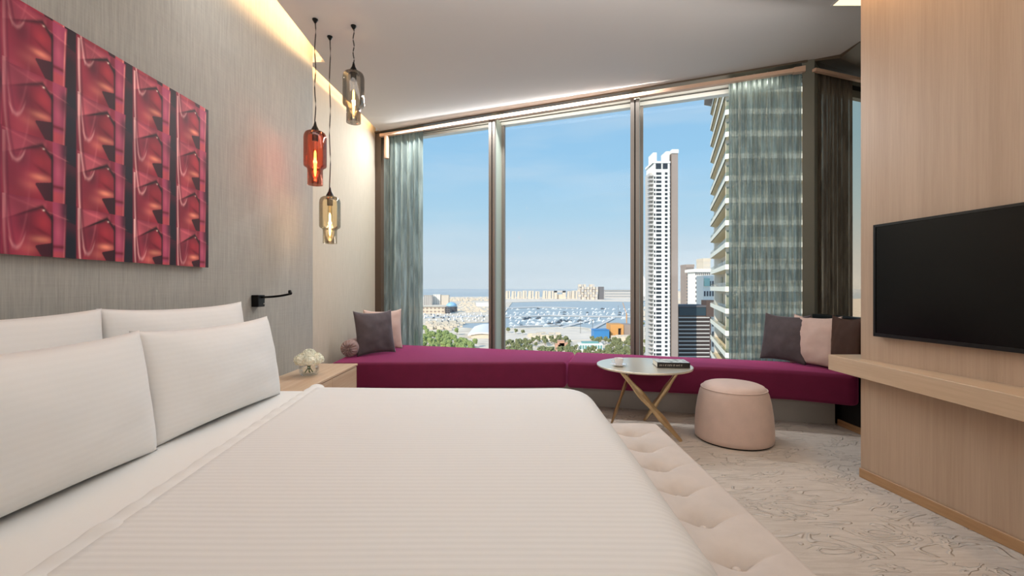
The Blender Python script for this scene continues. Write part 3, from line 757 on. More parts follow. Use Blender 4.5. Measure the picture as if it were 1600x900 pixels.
# facing +X: local x = +Y, -y local -> (+X) ; yv = up x (+Y) = -X, so tilt leans towards the wall
pil('pillow', 'white pillow standing at the back near the reading light', M_pil, (-1.70, 2.325, 0.874), (0.02, 1, 0), 0.10, 0.96, 0.56, 0.16, 1, pinch=0.04, ears=0.012)
pil('pillow', 'white pillow at the back behind the nearest front pillow, below the artwork', M_pil, (-1.70, 1.36, 0.874), (0.02, 1, 0), 0.10, 0.98, 0.56, 0.16, 2, pinch=0.04, ears=0.012)
pil('pillow', 'white striped pillow leaning in front, beside the nightstand end of the bed', M_pil, (-1.485, 2.25, 0.832), (0.03, 1, 0), 0.17, 0.95, 0.47, 0.21, 3, pinch=0.045, ears=0.014)
pil('pillow', 'nearest white pillow in front, cut off by the left edge of the photo', M_pil, (-1.465, 1.31, 0.832), (0.0, 1, 0), 0.15, 0.94, 0.47, 0.22, 4, pinch=0.04, ears=0.016)

# ------------------------------------------------------------------ tufted bench at the foot of the bed
bt = thing('bench', 'long pale velvet bench with a row of tufted buttons at the foot of the bed', 'bench', (0.68, 1.62, 0))
TY = [2.39 - 0.222 * k for k in range(9)]; TX = 0.652
def tuft(px, py, g):
    if g > 0.02: return 0
    z = 0
    for ty in TY:
        dx, dy = px - TX, py - ty; r_ = math.hypot(dx, dy)
        if r_ < 0.3:
            z -= 0.050 * math.exp(-(r_ / 0.034) ** 1.2)
            # pleats fan out to left and right of the button
            al = abs(dx); z -= 0.020 * math.exp(-abs(dy - 1.3 * dx * dx) / 0.010) * math.exp(-(al / 0.090) ** 2)
            z -= 0.006 * math.exp(-((dy) / 0.05) ** 2) * math.exp(-(al / 0.12) ** 2)
    return z + 0.006 * (1 - ((px - 0.67) / 0.18) ** 2)
bm = NB()
def bench_pt(u, v):
    return None
x0b, x1b, y0b, y1b = 0.520, 0.842, 0.60, 2.562
nx, ny = 84, 480
rows = []
R = 0.022
for j in range(ny + 1):
    row = []
    y = y0b + (y1b - y0b) * j / ny
    for i in range(nx + 1):
        x = x0b + (x1b - x0b) * i / nx
        d = min(x - x0b, x1b - x, y - y0b, y1b - y)
        g = 0 if d >= R else R - math.sqrt(max(0, R * R - (R - d) ** 2))
        row.append(bm.verts.new((x, y, 0.466 - g + tuft(x, y, g))))
    rows.append(row)
for r0, r1 in zip(rows, rows[1:]):
    for i in range(nx): bm.faces.new((r0[i], r0[i + 1], r1[i + 1], r1[i]))
def skirt(seq):
    lo = [bm.verts.new((v_.co.x, v_.co.y, 0.30)) for v_ in seq]
    for i in range(len(seq) - 1): bm.faces.new((seq[i], lo[i], lo[i + 1], seq[i + 1]))
skirt([r[0] for r in rows][::-1]); skirt([r[-1] for r in rows]); skirt(rows[0]); skirt(rows[-1][::-1])
bmesh.ops.recalc_face_normals(bm, faces=bm.faces)
obj('tufted_cushion', bm, M_bench, bt, smooth=True)
bm = NB(); box(bm, x0b + 0.005, x1b - 0.005, y0b + 0.005, y1b - 0.005, 0.12, 0.30, 0.012); obj('frame', bm, M_bench, bt)
for (x, y) in ((0.56, 0.68), (0.80, 0.68), (0.56, 2.49), (0.80, 2.49)):
    bm = NB(); lathe(bm, [(0.014, 0), (0.022, 0.12)], 14, (x, y, 0)); obj('leg', bm, M_bmetal, bt)
for ty in TY:
    bm = NB(); q = bmesh.ops.create_uvsphere(bm, u_segments=14, v_segments=8, radius=0.014)
    for v_ in q['verts']: v_.co = Vector((TX + v_.co.x, ty + v_.co.y, 0.430 + v_.co.z * 0.7))
    obj('button', bm, M_bench, bt, smooth=True)

# ------------------------------------------------------------------ nightstand, vase, flowers, reading light
ns = thing('nightstand', 'low oak nightstand between the bed and the plum window seat', 'nightstand', (-1.63, 3.53, 0))
bm = NB(); box(bm, XW + 0.002, -1.43, 2.96, 4.095, 0.532, 0.55, 0.002, 1); obj('top', bm, M_nights, ns)
bm = NB(); box(bm, XW + 0.002, -1.452, 2.975, 4.08, 0.12, 0.530); obj('body', bm, M_nights, ns)
for (ya, yb_) in ((2.98, 3.525), (3.531, 4.076)):
    for (za, zb) in ((0.33, 0.526), (0.125, 0.325)):
        bm = NB(); box(bm, -1.45, -1.434, ya, yb_, za, zb, 0.002, 1); obj('drawer', bm, M_nights, ns)
bm = NB(); box(bm, XW + 0.03, -1.49, 3.03, 4.03, 0.0, 0.12); obj('plinth', bm, M_black, ns)

vx, vy0 = -1.632, 3.55
vase = thing('vase', 'squat clear glass vase on the nightstand', 'vase', (vx, vy0, 0.55))
bm = NB(); lathe(bm, [(0.050, 0.0), (0.062, 0.004), (0.073, 0.03), (0.076, 0.05), (0.073, 0.075), (0.068, 0.088), (0.064, 0.088), (0.069, 0.074), (0.071, 0.05), (0.068, 0.03), (0.055, 0.014), (0.02, 0.012)], 36, (vx, vy0, 0.5505)); obj('bowl', bm, M_clear, vase, smooth=True)
bm = NB(); lathe(bm, [(0.052, 0.0), (0.066, 0.02), (0.068, 0.038), (0.001, 0.038)], 32, (vx, vy0, 0.566)); obj('water', bm, M_water, vase, smooth=True)
fl = thing('flowers', 'rounded cream white hydrangea bloom in the glass vase', 'flowers', (vx, vy0, 0.58))
bm = NB()
for k in range(4):
    a_ = k * 1.7; tube(bm, [(vx + 0.03 * math.cos(a_ + 2), vy0 + 0.03 * math.sin(a_ + 2), 0.572), (vx + 0.008 * math.cos(a_), vy0 + 0.008 * math.sin(a_), 0.62), (vx + 0.03 * math.cos(a_), vy0 + 0.03 * math.sin(a_), 0.68)], 0.004, 8)
obj('stem', bm, M_stem, fl, smooth=True)
fc0 = Vector((vx, vy0, 0.682))
for k in range(7):
    bm = NB()
    if k == 0: c0 = Vector((0, 0, 0.03)); 
    else:
        a_ = 2 * math.pi * k / 6; c0 = Vector((0.062 * math.cos(a_), 0.062 * math.sin(a_), -0.008))
    for q in range(70):
        z_ = random.uniform(-0.55, 1); t_ = random.uniform(0, 2 * math.pi); rr = math.sqrt(1 - z_ * z_)
        d = Vector((rr * math.cos(t_), rr * math.sin(t_), z_)); cpt = fc0 + c0 + Vector((d.x * 0.052, d.y * 0.052, d.z * 0.045))
        tA = d.orthogonal().normalized(); tB = d.cross(tA)
        ph = random.uniform(0, 1.5)
        mid = bm.verts.new(cpt - d * 0.003)
        for w in range(4):
            a0 = ph + w * math.pi / 2; s_ = random.uniform(0.010, 0.014)
            e1 = bm.verts.new(cpt + (tA * math.cos(a0 - 0.6) + tB * math.sin(a0 - 0.6)) * s_ * 0.75 + d * 0.002)
            e2 = bm.verts.new(cpt + (tA * math.cos(a0) + tB * math.sin(a0)) * s_ * 1.1 + d * random.uniform(0.002, 0.007))
            e3 = bm.verts.new(cpt + (tA * math.cos(a0 + 0.6) + tB * math.sin(a0 + 0.6)) * s_ * 0.75 + d * 0.002)
            bm.faces.new((mid, e1, e2, e3))
    ico(bm, fc0 + c0, 0.046, 2, 0.03, (1, 1, 0.85))
    obj('floret_cluster', bm, M_petal, fl)

rl = thing('reading_light', 'small black swing-arm reading light on the linen wall above the nightstand', 'wall lamp', (XW, 3.175, 1.16))
bm = NB(); box(bm, XW + 0.001, XW + 0.052, 3.13, 3.215, 1.115, 1.20, 0.004); obj('wall_plate', bm, M_bmetal, rl)
bm = NB()
A0 = Vector((XW + 0.05, 3.175, 1.178))
pts_ = [A0 + Vector((0.2 * t, 0.02 * math.sin(t * 2), 0.006 + 0.024 * t * t)) for t in [k / 14 for k in range(15)]]
tube(bm, pts_, 0.008, 10); obj('arm', bm, M_bmetal, rl, smooth=True)
bm = NB(); e0 = pts_[-1]; tube(bm, [e0 + Vector((0.004, -0.004, 0)), e0 + Vector((-0.03, 0.07, 0.006)), e0 + Vector((-0.055, 0.10, 0.010))], [0.007, 0.007, 0.007], 10)
tube(bm, [e0 + Vector((-0.050, 0.09, 0.003)), e0 + Vector((-0.056, 0.098, 0.022))], 0.012, 12); obj('lamp_head', bm, M_bmetal, rl, smooth=True)
bm = NB(); ico(bm, (XW + 0.054, 3.195, 1.137), 0.006, 2); obj('switch', bm, pbr('chrome', (220, 220, 214), 0.15, 1.0), rl, smooth=True, label='tiny chrome switch')

# ------------------------------------------------------------------ pendants
def pendant(px_c, py_cord, py_top, py_bot, glass, label, emi, lamp_col):
    cx, cy = onC(px_c, py_cord); cz_ = ceil_z(cx, cy)
    zt = EYE + (450 - py_top) / F * cy; zb = EYE + (450 - py_bot) / F * cy; H = zt - zb
    t = thing('pendant_lamp', label, 'pendant lamp', (cx, cy, zb), 'stepped glass pendants over the nightstand')
    bm = NB(); lathe(bm, [(0.022, 0), (0.022, -0.006), (0.007, -0.03), (0.004, -0.03)], 20, (cx, cy, cz_ - 0.001)); obj('ceiling_rose', bm, M_bmetal, t)
    bm = NB()
    L = cz_ - zt
    tube(bm, [(cx + 0.004 * math.sin(k * 1.1), cy, cz_ - 0.02 - (L - 0.05) * k / 16) for k in range(17)], 0.0045, 8); obj('cord', bm, pbr('brown_cord', (48, 38, 32), 0.8), t, smooth=True)
    bm = NB(); lathe(bm, [(0.006, 0.075), (0.010, 0.055), (0.014, 0.04), (0.030, 0.010), (0.032, 0.0), (0.032, -0.02), (0.022, -0.022), (0.022, -0.075), (0.016, -0.078)], 24, (cx, cy, zt)); obj('socket', bm, M_bmetal, t, smooth=True)
    R0, R1 = 0.084, 0.056
    zs = -H * 0.665
    prof = [(0.030, 0.0), (0.055, -0.004), (0.073, -0.016), (0.081, -0.034), (R0, -0.055), (R0, zs + 0.012), (R0 - 0.004, zs + 0.001), (R1 + 0.006, zs - 0.010), (R1, zs - 0.022), (R1, -H)]
    th = 0.003
    inner = [(max(0.02, r_ - th), z_) for r_, z_ in prof][::-1]
    bm = NB(); lathe(bm, prof + inner, 40, (cx, cy, zt), cap0=False, cap1=False); obj('glass_shade', bm, glass, t, smooth=True)
    bm = NB(); lathe(bm, [(0.012, -0.072), (0.015, -0.09), (0.016, -0.12), (0.016, -H * 0.85), (0.012, -H * 0.89), (0.003, -H * 0.905)], 20, (cx, cy, zt)); bulb = obj('bulb', bm, pane('bulb_glass_' + label[:5].strip(), (1.0, 0.93, 0.80, 1), 0.8, 0.02), t, smooth=True)
    bm = NB(); lathe(bm, [(0.004, -H * 0.36), (0.0085, -H * 0.40), (0.0095, -H * 0.60), (0.0085, -H * 0.78), (0.003, -H * 0.84)], 14, (cx, cy, zt)); obj('filament', bm, emi, bulb, smooth=True)
    pl = bpy.data.lights.new('pendant_glow', 'POINT'); pl.energy = lamp_col[3]; pl.color = lamp_col[:3]; pl.shadow_soft_size = 0.03
    po_ = bpy.data.objects.new('pendant_glow', pl); C.objects.link(po_); po_.location = (cx, cy, zb + H * 0.45); return t
FIL = emit('glowing_filament', (1.0, 0.50, 0.14), 12.0)
FIL2 = emit('glowing_filament_pale', (1.0, 0.62, 0.25), 12.0)
G_red = pane('red_glass', (0.94, 0.60, 0.50, 1), 0.7, 0.01)
G_smoke = pane('smoke_glass', (0.85, 0.83, 0.80, 1), 0.7, 0.01)
G_amber = pane('amber_glass', (0.995, 0.945, 0.84, 1), 0.7, 0.01)
pendant(492.5, 30, 205, 289, G_red, 'red glass pendant lamp, leftmost of the three hanging lamps', FIL, (1, 0.36, 0.16, 4.0))
pendant(515.5, 57, 307, 380.5, G_amber, 'pale amber glass pendant lamp, lowest of the three hanging lamps', FIL2, (1, 0.66, 0.35, 3.0))
pendant(552.5, 40, 112, 192, G_smoke, 'smoky grey glass pendant lamp, highest of the three hanging lamps', FIL, (1, 0.66, 0.35, 3.0))

# ------------------------------------------------------------------ window seat
DZ = 0.508
def daybed(label, poly, plinth):
    cx = sum(p[0] for p in poly) / len(poly); cy = sum(p[1] for p in poly) / len(poly)
    t = thing('window_seat', label, 'window seat', (cx, cy, 0))
    bm = NB(); prism(bm, poly, 0.245, DZ, 0.035, 4); obj('seat_cushion', bm, M_purple, t, smooth=True)
    bm = NB(); prism(bm, plinth, 0, 0.243); obj('plinth', bm, M_plinth, t)
    return t
W_in = lambda x: WC + WM * x - 0.10
S1, S2 = (0.5456, 4.429), (0.735, 5.069)
d1 = daybed('left part of the plum velvet window seat under the wide window', [(-1.80, 4.376), (0.540, 4.429), (0.729, W_in(0.729)), (-1.88, W_in(-1.88) - 0.06)],
       [(-1.7, 4.68), (0.54, 4.72), (0.70, W_in(0.7) - 0.02), (-1.8, W_in(-1.8) - 0.06)])
d2 = daybed('right part of the plum velvet window seat beside the black panel', [(0.5520, 4.429), (1.977, 4.096), (2.511, 3.938), (2.890, 3.737), (2.965, 3.76), (2.965, W_in(2.965)), (0.741, W_in(0.741))],
       [(0.552, 4.74), (0.98, 4.645), (1.554, 4.469), (2.48, 4.167), (2.955, 4.04), (2.955, W_in(2.95) - 0.04), (0.74, W_in(0.74) - 0.04)])
# black back panel at the right end of the seat, with its oak base strip
bp_ = thing('seat_back_panel', 'low black panel closing the right end of the window seat', 'panel', (3.03, 3.75, 0))
bm = NB(); box(bm, 2.985, 3.06, 3.05, 4.40, 0, 0.995, 0.01); obj('panel', bm, M_black, bp_)
bm = NB(); box(bm, 2.968, 2.984, 3.05, 4.03, 0, 0.055, 0.002, 1); obj('base_strip', bm, M_oaks, bp_)

# cushions on the seat
def cush(name, label, mat, c, xd, tilt, w, h, t, seed):
    return pil(name, label, mat, c, xd, tilt, w, h, t, seed, 'cushion', pinch=0.06, power=0.5, wrk=0.008, ears=0.02, n=22)
cush('cushion', 'charcoal velvet cushion beside the rolled bolster, left end of the window seat', M_grey, (-1.53, 4.93, DZ + 0.242), (0.33, 0.35, 0), 0.20, 0.47, 0.47, 0.13, 11)
cush('cushion', 'pale blush cushion leaning behind the charcoal one at the left curtain', M_pink, (-1.545, 5.29, DZ + 0.242), (0.42, 0.20, 0), 0.16, 0.45, 0.46, 0.12, 12)
cush('cushion', 'charcoal velvet cushion at the right end of the window seat, before the sheer curtain', M_grey, (2.715, 4.40, DZ + 0.242), (0.19, -0.374, 0), 0.20, 0.46, 0.46, 0.15, 13)
cush('cushion', 'pale blush cushion between the charcoal and the brown cushion, right end of the seat', M_pink, (2.845, 4.15, DZ + 0.242), (0.16, -0.36, 0), 0.14, 0.44, 0.46, 0.12, 14)
cush('cushion', 'dark brown cushion against the black panel, behind the oak shelf', M_brown, (2.915, 3.86, DZ + 0.247), (0.02, -0.40, 0), 0.07, 0.34, 0.47, 0.10, 15)
# bolster: rolled velvet with gathered end
bo = thing('bolster', 'small mauve velvet bolster with gathered round end, beside the wall on the window seat', 'bolster', (-1.735, 4.9, DZ))
A = Vector((-1.735, 4.70, DZ + 0.098)); D_ = Vector((0.0, 1, 0)).normalized()
bm = NB(); pts_ = [A + D_ * (0.46 * k / 16) for k in range(17)]; tube(bm, pts_, [0.080] + [0.091 + 0.002 * math.sin(k * 2.2) for k in range(15)] + [0.08], 28, True); obj('roll', bm, M_mauve, bo, smooth=True)
bm = NB()
def gather(u, v):
    a_ = 2 * math.pi * u; r_ = 0.002 + 0.086 * v
    pl_ = 0.010 * math.sin(a_ * 15) * math.sin(math.pi * min(1, v * 1.05)) + 0.008 * math.sin(a_ * 4 + 5 * v) * math.sin(math.pi * v)
    return A + Vector((r_ * math.cos(a_), -0.004 - 0.030 * math.sin(math.pi * min(1, 0.12 + v * 0.88)) - pl_, r_ * math.sin(a_)))
gridmesh(bm, 121, 9, gather); obj('gathered_end', bm, M_mauve, bo, smooth=True)
bm = NB(); ico(bm, A + Vector((0, -0.018, 0)), 0.016, 2, 0.0, (1, 0.6, 1)); obj('button', bm, M_mauve, bo, smooth=True)

# ------------------------------------------------------------------ curtains
def curtain(label, P0, P1, z0a, z0b, zb, folds, amp, mat, nrm, seed):
    bm = NB(); P0 = Vector(P0); P1 = Vector(P1); n = folds * 12; rowsn = 14
    def f(u, v):
        ph = folds * 2 * math.pi * u + 1.4 * noise.noise((u * 7, seed, 0)) * 2
        a_ = amp * (0.75 + 0.6 * noise.noise((u * 9, seed + 3, 0))) * (0.75 + 0.25 * v)
        off = a_ * math.sin(ph) + amp * 0.35 * math.sin(ph * 2.3 + v * 0.6 + seed)
        z = (z0a + (z0b - z0a) * u) * (1 - v) + zb * v
        p = P0.lerp(P1, u) + nrm * off; return Vector((p.x, p.y, z))
    gridmesh(bm, n + 1, rowsn, f)
    t = obj('curtain', bm, mat, None, None, True)
    return tag(t, label, 'curtain')
CO = 0.11
pa, pb = onW(596, 450, CO), onW(660, 450, CO)
curtain('sheer grey green curtain gathered at the left end of the wide window', (pa.x, pa.y, 0), (pb.x, pb.y, 0), onW(596, 208, CO).z, onW(660, 202, CO).z, 0.06, 7, 0.05, M_sheer, WN, 1)
pa, pb = onW(1139, 450, CO), onW(1252, 450, CO)
curtain('sheer grey green curtain drawn across the right end of the wide window', (pa.x, pa.y, 0), (pb.x, pb.y, 0), onW(1139, 121, CO).z, onW(1252, 105, CO).z, 0.06, 11, 0.045, M_sheer, WN, 2)
pa, pb = onV(1276, 450, 0.06), onV(1329, 450, 0.06)
curtain('dark curtain hanging right of the corner column by the oak wall', (pa.x, pa.y, 0), (pb.x, pb.y, 0), onV(1276, 110, 0.05).z, onV(1329, 121, 0.05).z, 0.06, 9, 0.03, M_sheer_dk, VN, 3)

# ------------------------------------------------------------------ TV and shelf on the oak wall
tvr = thing('television', 'wide black flat television mounted on the oak wall', 'television', (tvx(2.2), 2.2, 0.947))
ya, yb_ = 2.788, 1.56
n_ = Vector((-1, -TS, 0)).normalized()
def tvq(y0, y1, z0, z1, off):
    return [Vector((tvx(y0), y0, z0)) + n_ * off, Vector((tvx(y1), y1, z0)) + n_ * off, Vector((tvx(y1), y1, z1)) + n_ * off, Vector((tvx(y0), y0, z1)) + n_ * off]
bm = NB(); hexa(bm, tvq(ya - 0.006, yb_ + 0.006, 0.953, 1.64, 0.001), tvq(ya - 0.006, yb_ + 0.006, 0.953, 1.64, 0.040)); obj('cabinet', bm, M_tvf, tvr)
bz = 0.014
for nm, q in (('bezel', (ya, yb_, 1.646 - bz, 1.646)), ('bezel', (ya, yb_, 0.947, 0.947 + bz * 1.5)), ('bezel', (ya, ya - bz, 0.947, 1.646)), ('bezel', (yb_ + bz, yb_, 0.947, 1.646))):
    bm = NB(); hexa(bm, tvq(*q, 0.012), tvq(*q, 0.050)); obj('bezel', bm, M_tvf, tvr)
bm = NB(); hexa(bm, tvq(ya - bz, yb_ + bz, 0.947 + bz * 1.5, 1.646 - bz, 0.0405), tvq(ya - bz, yb_ + bz, 0.947 + bz * 1.5, 1.646 - bz, 0.046)); obj('screen', bm, M_tv, tvr)

bm = NB(); sx = lambda y: 2.22 - 0.033 * (3.10 - y)
prism(bm, [(sx(3.10), 3.10), (sx(-2.0), -2.0), (tvx(-2.0, 0.001), -2.0), (tvx(2.927, 0.001), 2.927), (2.64, 2.927), (2.64, 3.10)], 0.679, 0.784, 0.002, 1)
tag(obj('wall_shelf', bm, M_oakh, None, (2.3, 2.9, 0.679)), 'thick floating oak shelf running along the wall beneath the television', 'shelf')

# ------------------------------------------------------------------ round side table with twisted brass legs
tcx, tcy, tz = 1.147, 3.843, 0.58
st = thing('side_table', 'round pale metal side table with crossed brass legs beside the window seat', 'side table', (tcx, tcy, 0))
RT = 0.397
bm = NB(); lathe(bm, [(0.02, -0.014), (RT - 0.02, -0.014), (RT - 0.003, -0.008), (RT, -0.004), (RT - 0.002, 0.0), (RT - 0.01, 0.0), (0.01, 0.0)], 72, (tcx, tcy, tz)); obj('top', bm, M_tabletop, st)
bm = NB(); lathe(bm, [(RT - 0.012, -0.0125), (RT + 0.003, -0.0125), (RT + 0.004, 0.002), (RT - 0.004, 0.003), (RT - 0.012, 0.001)], 72, (tcx, tcy, tz)); obj('rim', bm, pbr('pale_rim', (236, 228, 208), 0.3, 0.6), st, smooth=True)
for k in range(3):
    a1 = math.radians(212 + 120 * k); a0 = math.radians(313 + 120 * k)
    T = Vector((tcx + 0.29 * math.cos(a1), tcy + 0.29 * math.sin(a1), tz - 0.015)); B = Vector((tcx + 0.34 * math.cos(a0), tcy + 0.34 * math.sin(a0), 0.0))
    bm = NB(); pts_ = [T.lerp(B, q / 20) for q in range(21)]
    rad = [0.013 + 0.021 * math.sin(math.pi * q / 20) ** 1.0 * (0.75 + 0.25 * math.cos(q * 0.9)) for q in range(21)]
    mid = (T + B) / 2; ref = Vector((mid.x - tcx, mid.y - tcy, 0)); ref = ref if ref.length > 0.01 else Vector((0, 1, 0))
    tube(bm, pts_, rad, 8, True, (0.38, ref)); obj('leg', bm, M_brass, st)

# cup, saucer, book
cx, cy = 0.885 + 0.015, 3.80
cupr = (967 - 800) / F * 3.79
cx, cy = cupr, 3.79
sa = thing('saucer', 'small white saucer under the coffee cup on the side table', 'saucer', (cx, cy, tz))
bm = NB(); lathe(bm, [(0.03, 0.0035), (0.035, 0.0035), (0.055, 0.011), (0.068, 0.017), (0.068, 0.020), (0.054, 0.015), (0.03, 0.008), (0.01, 0.008)], 36, (cx, cy, tz)); obj('plate', bm, M_white_cer, sa, smooth=True)
bm = NB(); lathe(bm, [(0.030, 0.0005), (0.030, 0.004)], 28, (cx, cy, tz)); obj('foot_ring', bm, M_white_cer, sa)
cp = thing('cup', 'small white coffee cup on its saucer on the round side table', 'cup', (cx, cy, tz + 0.009))
bm = NB(); lathe(bm, [(0.024, 0.0), (0.027, 0.002), (0.033, 0.02), (0.038, 0.045), (0.040, 0.060), (0.038, 0.060), (0.036, 0.045), (0.030, 0.018), (0.015, 0.006)], 32, (cx, cy, tz + 0.0095)); obj('bowl', bm, M_white_cer, cp, smooth=True)
bm = NB(); tube(bm, [(cx - 0.036, cy, tz + 0.060), (cx - 0.054, cy - 0.003, tz + 0.058), (cx - 0.060, cy - 0.004, tz + 0.046), (cx - 0.052, cy - 0.003, tz + 0.034), (cx - 0.034, cy, tz + 0.030)], 0.0042, 10); obj('handle', bm, M_white_cer, cp, smooth=True)
bm = NB(); lathe(bm, [(0.034, 0.0), (0.001, 0.001)], 24, (cx, cy, tz + 0.056), cap1=True); obj('coffee', bm, pbr('coffee', (70, 44, 28), 0.2), cp)

bk0 = Vector((1.217, 3.70, tz + 0.003))       # spine left end
bdx = Vector((1, -0.105, 0)).normalized(); bdy = Vector((0.105, 1, 0)).normalized()
bk = thing('book', 'thick book with dark spine lying on the round side table', 'book', tuple(bk0 + bdx * 0.13 + bdy * 0.09))
def bbox(bm, x0, x1, y0, y1, z0, z1):
    q = [bk0 + bdx * x + bdy * y for x, y in ((x0, y0), (x1, y0), (x1, y1), (x0, y1))]
    hexa(bm, [Vector((p.x, p.y, bk0.z + z0)) for p in q], [Vector((p.x, p.y, bk0.z + z1)) for p in q])
BL_, BD_ = 0.265, 0.19
bm = NB(); bbox(bm, 0.003, BL_ - 0.004, 0.003, BD_ - 0.004, 0.003, 0.041); obj('pages', bm, pbr('paper', (232, 226, 212), 0.8), bk)
bm = NB(); bbox(bm, 0, BL_, 0, BD_, 0, 0.003); obj('back_cover', bm, pbr('cover_dark', (30, 26, 24), 0.4), bk)
s = NT('cover_print'); tc_ = s.n('ShaderNodeTexCoord'); nz = s.n('ShaderNodeTexNoise', Scale=24.0, Detail=3.0); s.l(tc_.outputs['Object'], nz.inputs['Vector'])
rp = s.n('ShaderNodeValToRGB'); rp.color_ramp.elements[0].position = 0.42; rp.color_ramp.elements[1].position = 0.60; rp.color_ramp.elements[0].color = lin((128, 132, 126)); rp.color_ramp.elements[1].color = lin((226, 230, 220)); s.l(nz.outputs['Fac'], rp.inputs[0]); s.l(rp.outputs[0], s.b.inputs['Base Color']); s.b.inputs['Roughness'].default_value = 0.3
bm = NB(); bbox(bm, 0, BL_, 0, BD_, 0.041, 0.044); obj('front_cover', bm, s.m, bk, label='pale printed front cover')
bm = NB(); bbox(bm, 0, BL_, -0.004, 0.001, 0, 0.0442); spn = obj('spine', bm, pbr('spine_black', (26, 22, 22), 0.4), bk)
bm = NB(); xx = 0.018
for w_ in (14, 5, 9, 22, 9, 16, 10):      # blurred line of title lettering: letter-sized strokes, not legible in the photograph
    for q in range(max(1, w_ // 4)):
        ww = random.choice((0.004, 0.005, 0.006)); hh = random.choice((0.012, 0.014, 0.012))
        bbox(bm, xx, xx + ww * 0.35, -0.0048, -0.0039, 0.014, 0.014 + hh); bbox(bm, xx, xx + ww, -0.0048, -0.0039, 0.014 + hh - 0.003, 0.014 + hh); xx += ww + 0.0028
    xx += 0.006
    if xx > 0.225: break
obj('title_lettering', bm, pbr('silver_foil', (206, 200, 190), 0.4), spn, label='pale line of tiny spine lettering')

# ------------------------------------------------------------------ ottoman
ox, oy, orad = 1.835, 3.66, 0.298
ot = thing('ottoman', 'round pale pink velvet ottoman standing on the carpet', 'ottoman', (ox, oy, 0))
OT_H = 0.475
prof = [(orad - 0.012, 0.012), (orad - 0.002, 0.02), (orad, 0.05), (orad - 0.001, 0.12), (orad - 0.008, 0.22), (orad - 0.022, 0.32), (orad - 0.038, 0.39), (orad - 0.052, 0.425), (orad - 0.072, 0.448), (orad - 0.10, 0.460), (orad - 0.15, 0.469), (orad - 0.22, 0.474), (0.01, OT_H)]
bm = NB(); lathe(bm, prof, 64, (ox, oy, 0)); obj('upholstery', bm, M_otto, ot, smooth=True)
bm = NB()
n = 64
rr = orad - 0.050
tube(bm, [(ox + (rr) * math.cos(2 * math.pi * k / n), oy + rr * math.sin(2 * math.pi * k / n), 0.4235) for k in range(n + 1)], 0.0045, 6, False); obj('seam', bm, M_otto, ot, smooth=True)
bm = NB(); lathe(bm, [(orad - 0.02, 0), (orad - 0.02, 0.013)], 48, (ox, oy, 0)); obj('base', bm, M_black, ot)
#@EXTERIOR@

# ------------------------------------------------------------------ the city, harbour and sea seen through the window (100 m below)
GZ = -98.75
def G(px, py, z=GZ):
    y = F * (EYE - z) / (py - 450.0); return Vector(((px - 800) / F * y, y, z))
def X(px, y): return (px - 800) / F * y
def Zp(py, y): return EYE + (450 - py) / F * y
def far(name, label, cat, bm, mat, group=None, smooth=False):
    return tag(obj(name, bm, mat, None, None, smooth), label, cat, group)

M_sea = pbr('sea_water', (176, 186, 188), 0.6, 0.0, 0.08, noise_scale=0.004, noise_amt=0.06, stretch=(1, 4, 1))
M_harb = pbr('harbour_water', (168, 180, 188), 0.6, noise_scale=0.02, noise_amt=0.08, stretch=(1, 3, 1))
M_sand = pbr('pale_sand', (236, 220, 200), 0.95, noise_scale=0.02, noise_amt=0.12)
M_city = pbr('dusty_ground', (232, 214, 190), 0.95, noise_scale=0.03, noise_amt=0.25)
M_grass = pbr('lawn', (132, 150, 84), 0.95, noise_scale=0.1, noise_amt=0.15)
M_quay = pbr('concrete_quay', (210, 206, 200), 0.9, noise_scale=0.1, noise_amt=0.08)
M_cream = pbr('cream_render', (216, 202, 182), 0.85, noise_scale=0.05, noise_amt=0.06)
M_wht = pbr('white_render', (240, 236, 228), 0.8)
M_pale = pbr('pale_grey_render', (196, 190, 184), 0.85)
M_win = pbr('dark_window_glass', (52, 56, 62), 0.25)
M_win2 = pbr('blue_grey_glass', (116, 128, 138), 0.3)
M_darkc = pbr('dark_grey_facade', (98, 94, 96), 0.7)
M_taupe = pbr('taupe_concrete', (158, 142, 132), 0.8, noise_scale=0.1, noise_amt=0.04)
M_terr = pbr('terracotta_render', (214, 168, 142), 0.85)
M_blue = pbr('blue_sheet_metal', (62, 132, 190), 0.5)
M_oran = pbr('ochre_cladding', (216, 158, 92), 0.7)
M_teal = pbr('teal_glass', (108, 160, 160), 0.3)
M_brnwin = pbr('brown_tinted_glass', (58, 46, 42), 0.6)
M_brn = pbr('brown_cladding', (92, 74, 66), 0.6)
M_boat = pbr('boat_white', (240, 240, 238), 0.4)
M_steel = pbr('crane_paint', (206, 150, 96), 0.6)

def poly(name, label, cat, px, z, mat, group=None, kind=None, thick=1.5):
    bm = NB(); pts = [G(a, b, z) for a, b in px]
    ar = sum(pts[i].x * pts[(i + 1) % len(pts)].y - pts[(i + 1) % len(pts)].x * pts[i].y for i in range(len(pts)))
    if ar < 0: pts = pts[::-1]
    prism(bm, [(p.x, p.y) for p in pts], z - thick, z)
    o = obj(name, bm, mat)
    return tag(o, label, cat, group, kind)
bm = NB(); q = [bm.verts.new(p) for p in ((-45000, 60, GZ - 2.0), (45000, 60, GZ - 2.0), (45000, 45000, GZ - 2.0), (-45000, 45000, GZ - 2.0))]; bm.faces.new(q)
tag(obj('sea', bm, M_sea), kind='structure')
def land(name, px, mat, z=GZ):
    o = poly(name, None, None, px, z, mat); o['kind'] = 'structure'; return o
land('ground', [(560, 620), (560, 512), (660, 506), (762, 515), (800, 512), (900, 510), (985, 520), (1003, 512), (1060, 470), (1400, 466), (1400, 620)], M_city, GZ - 0.4)
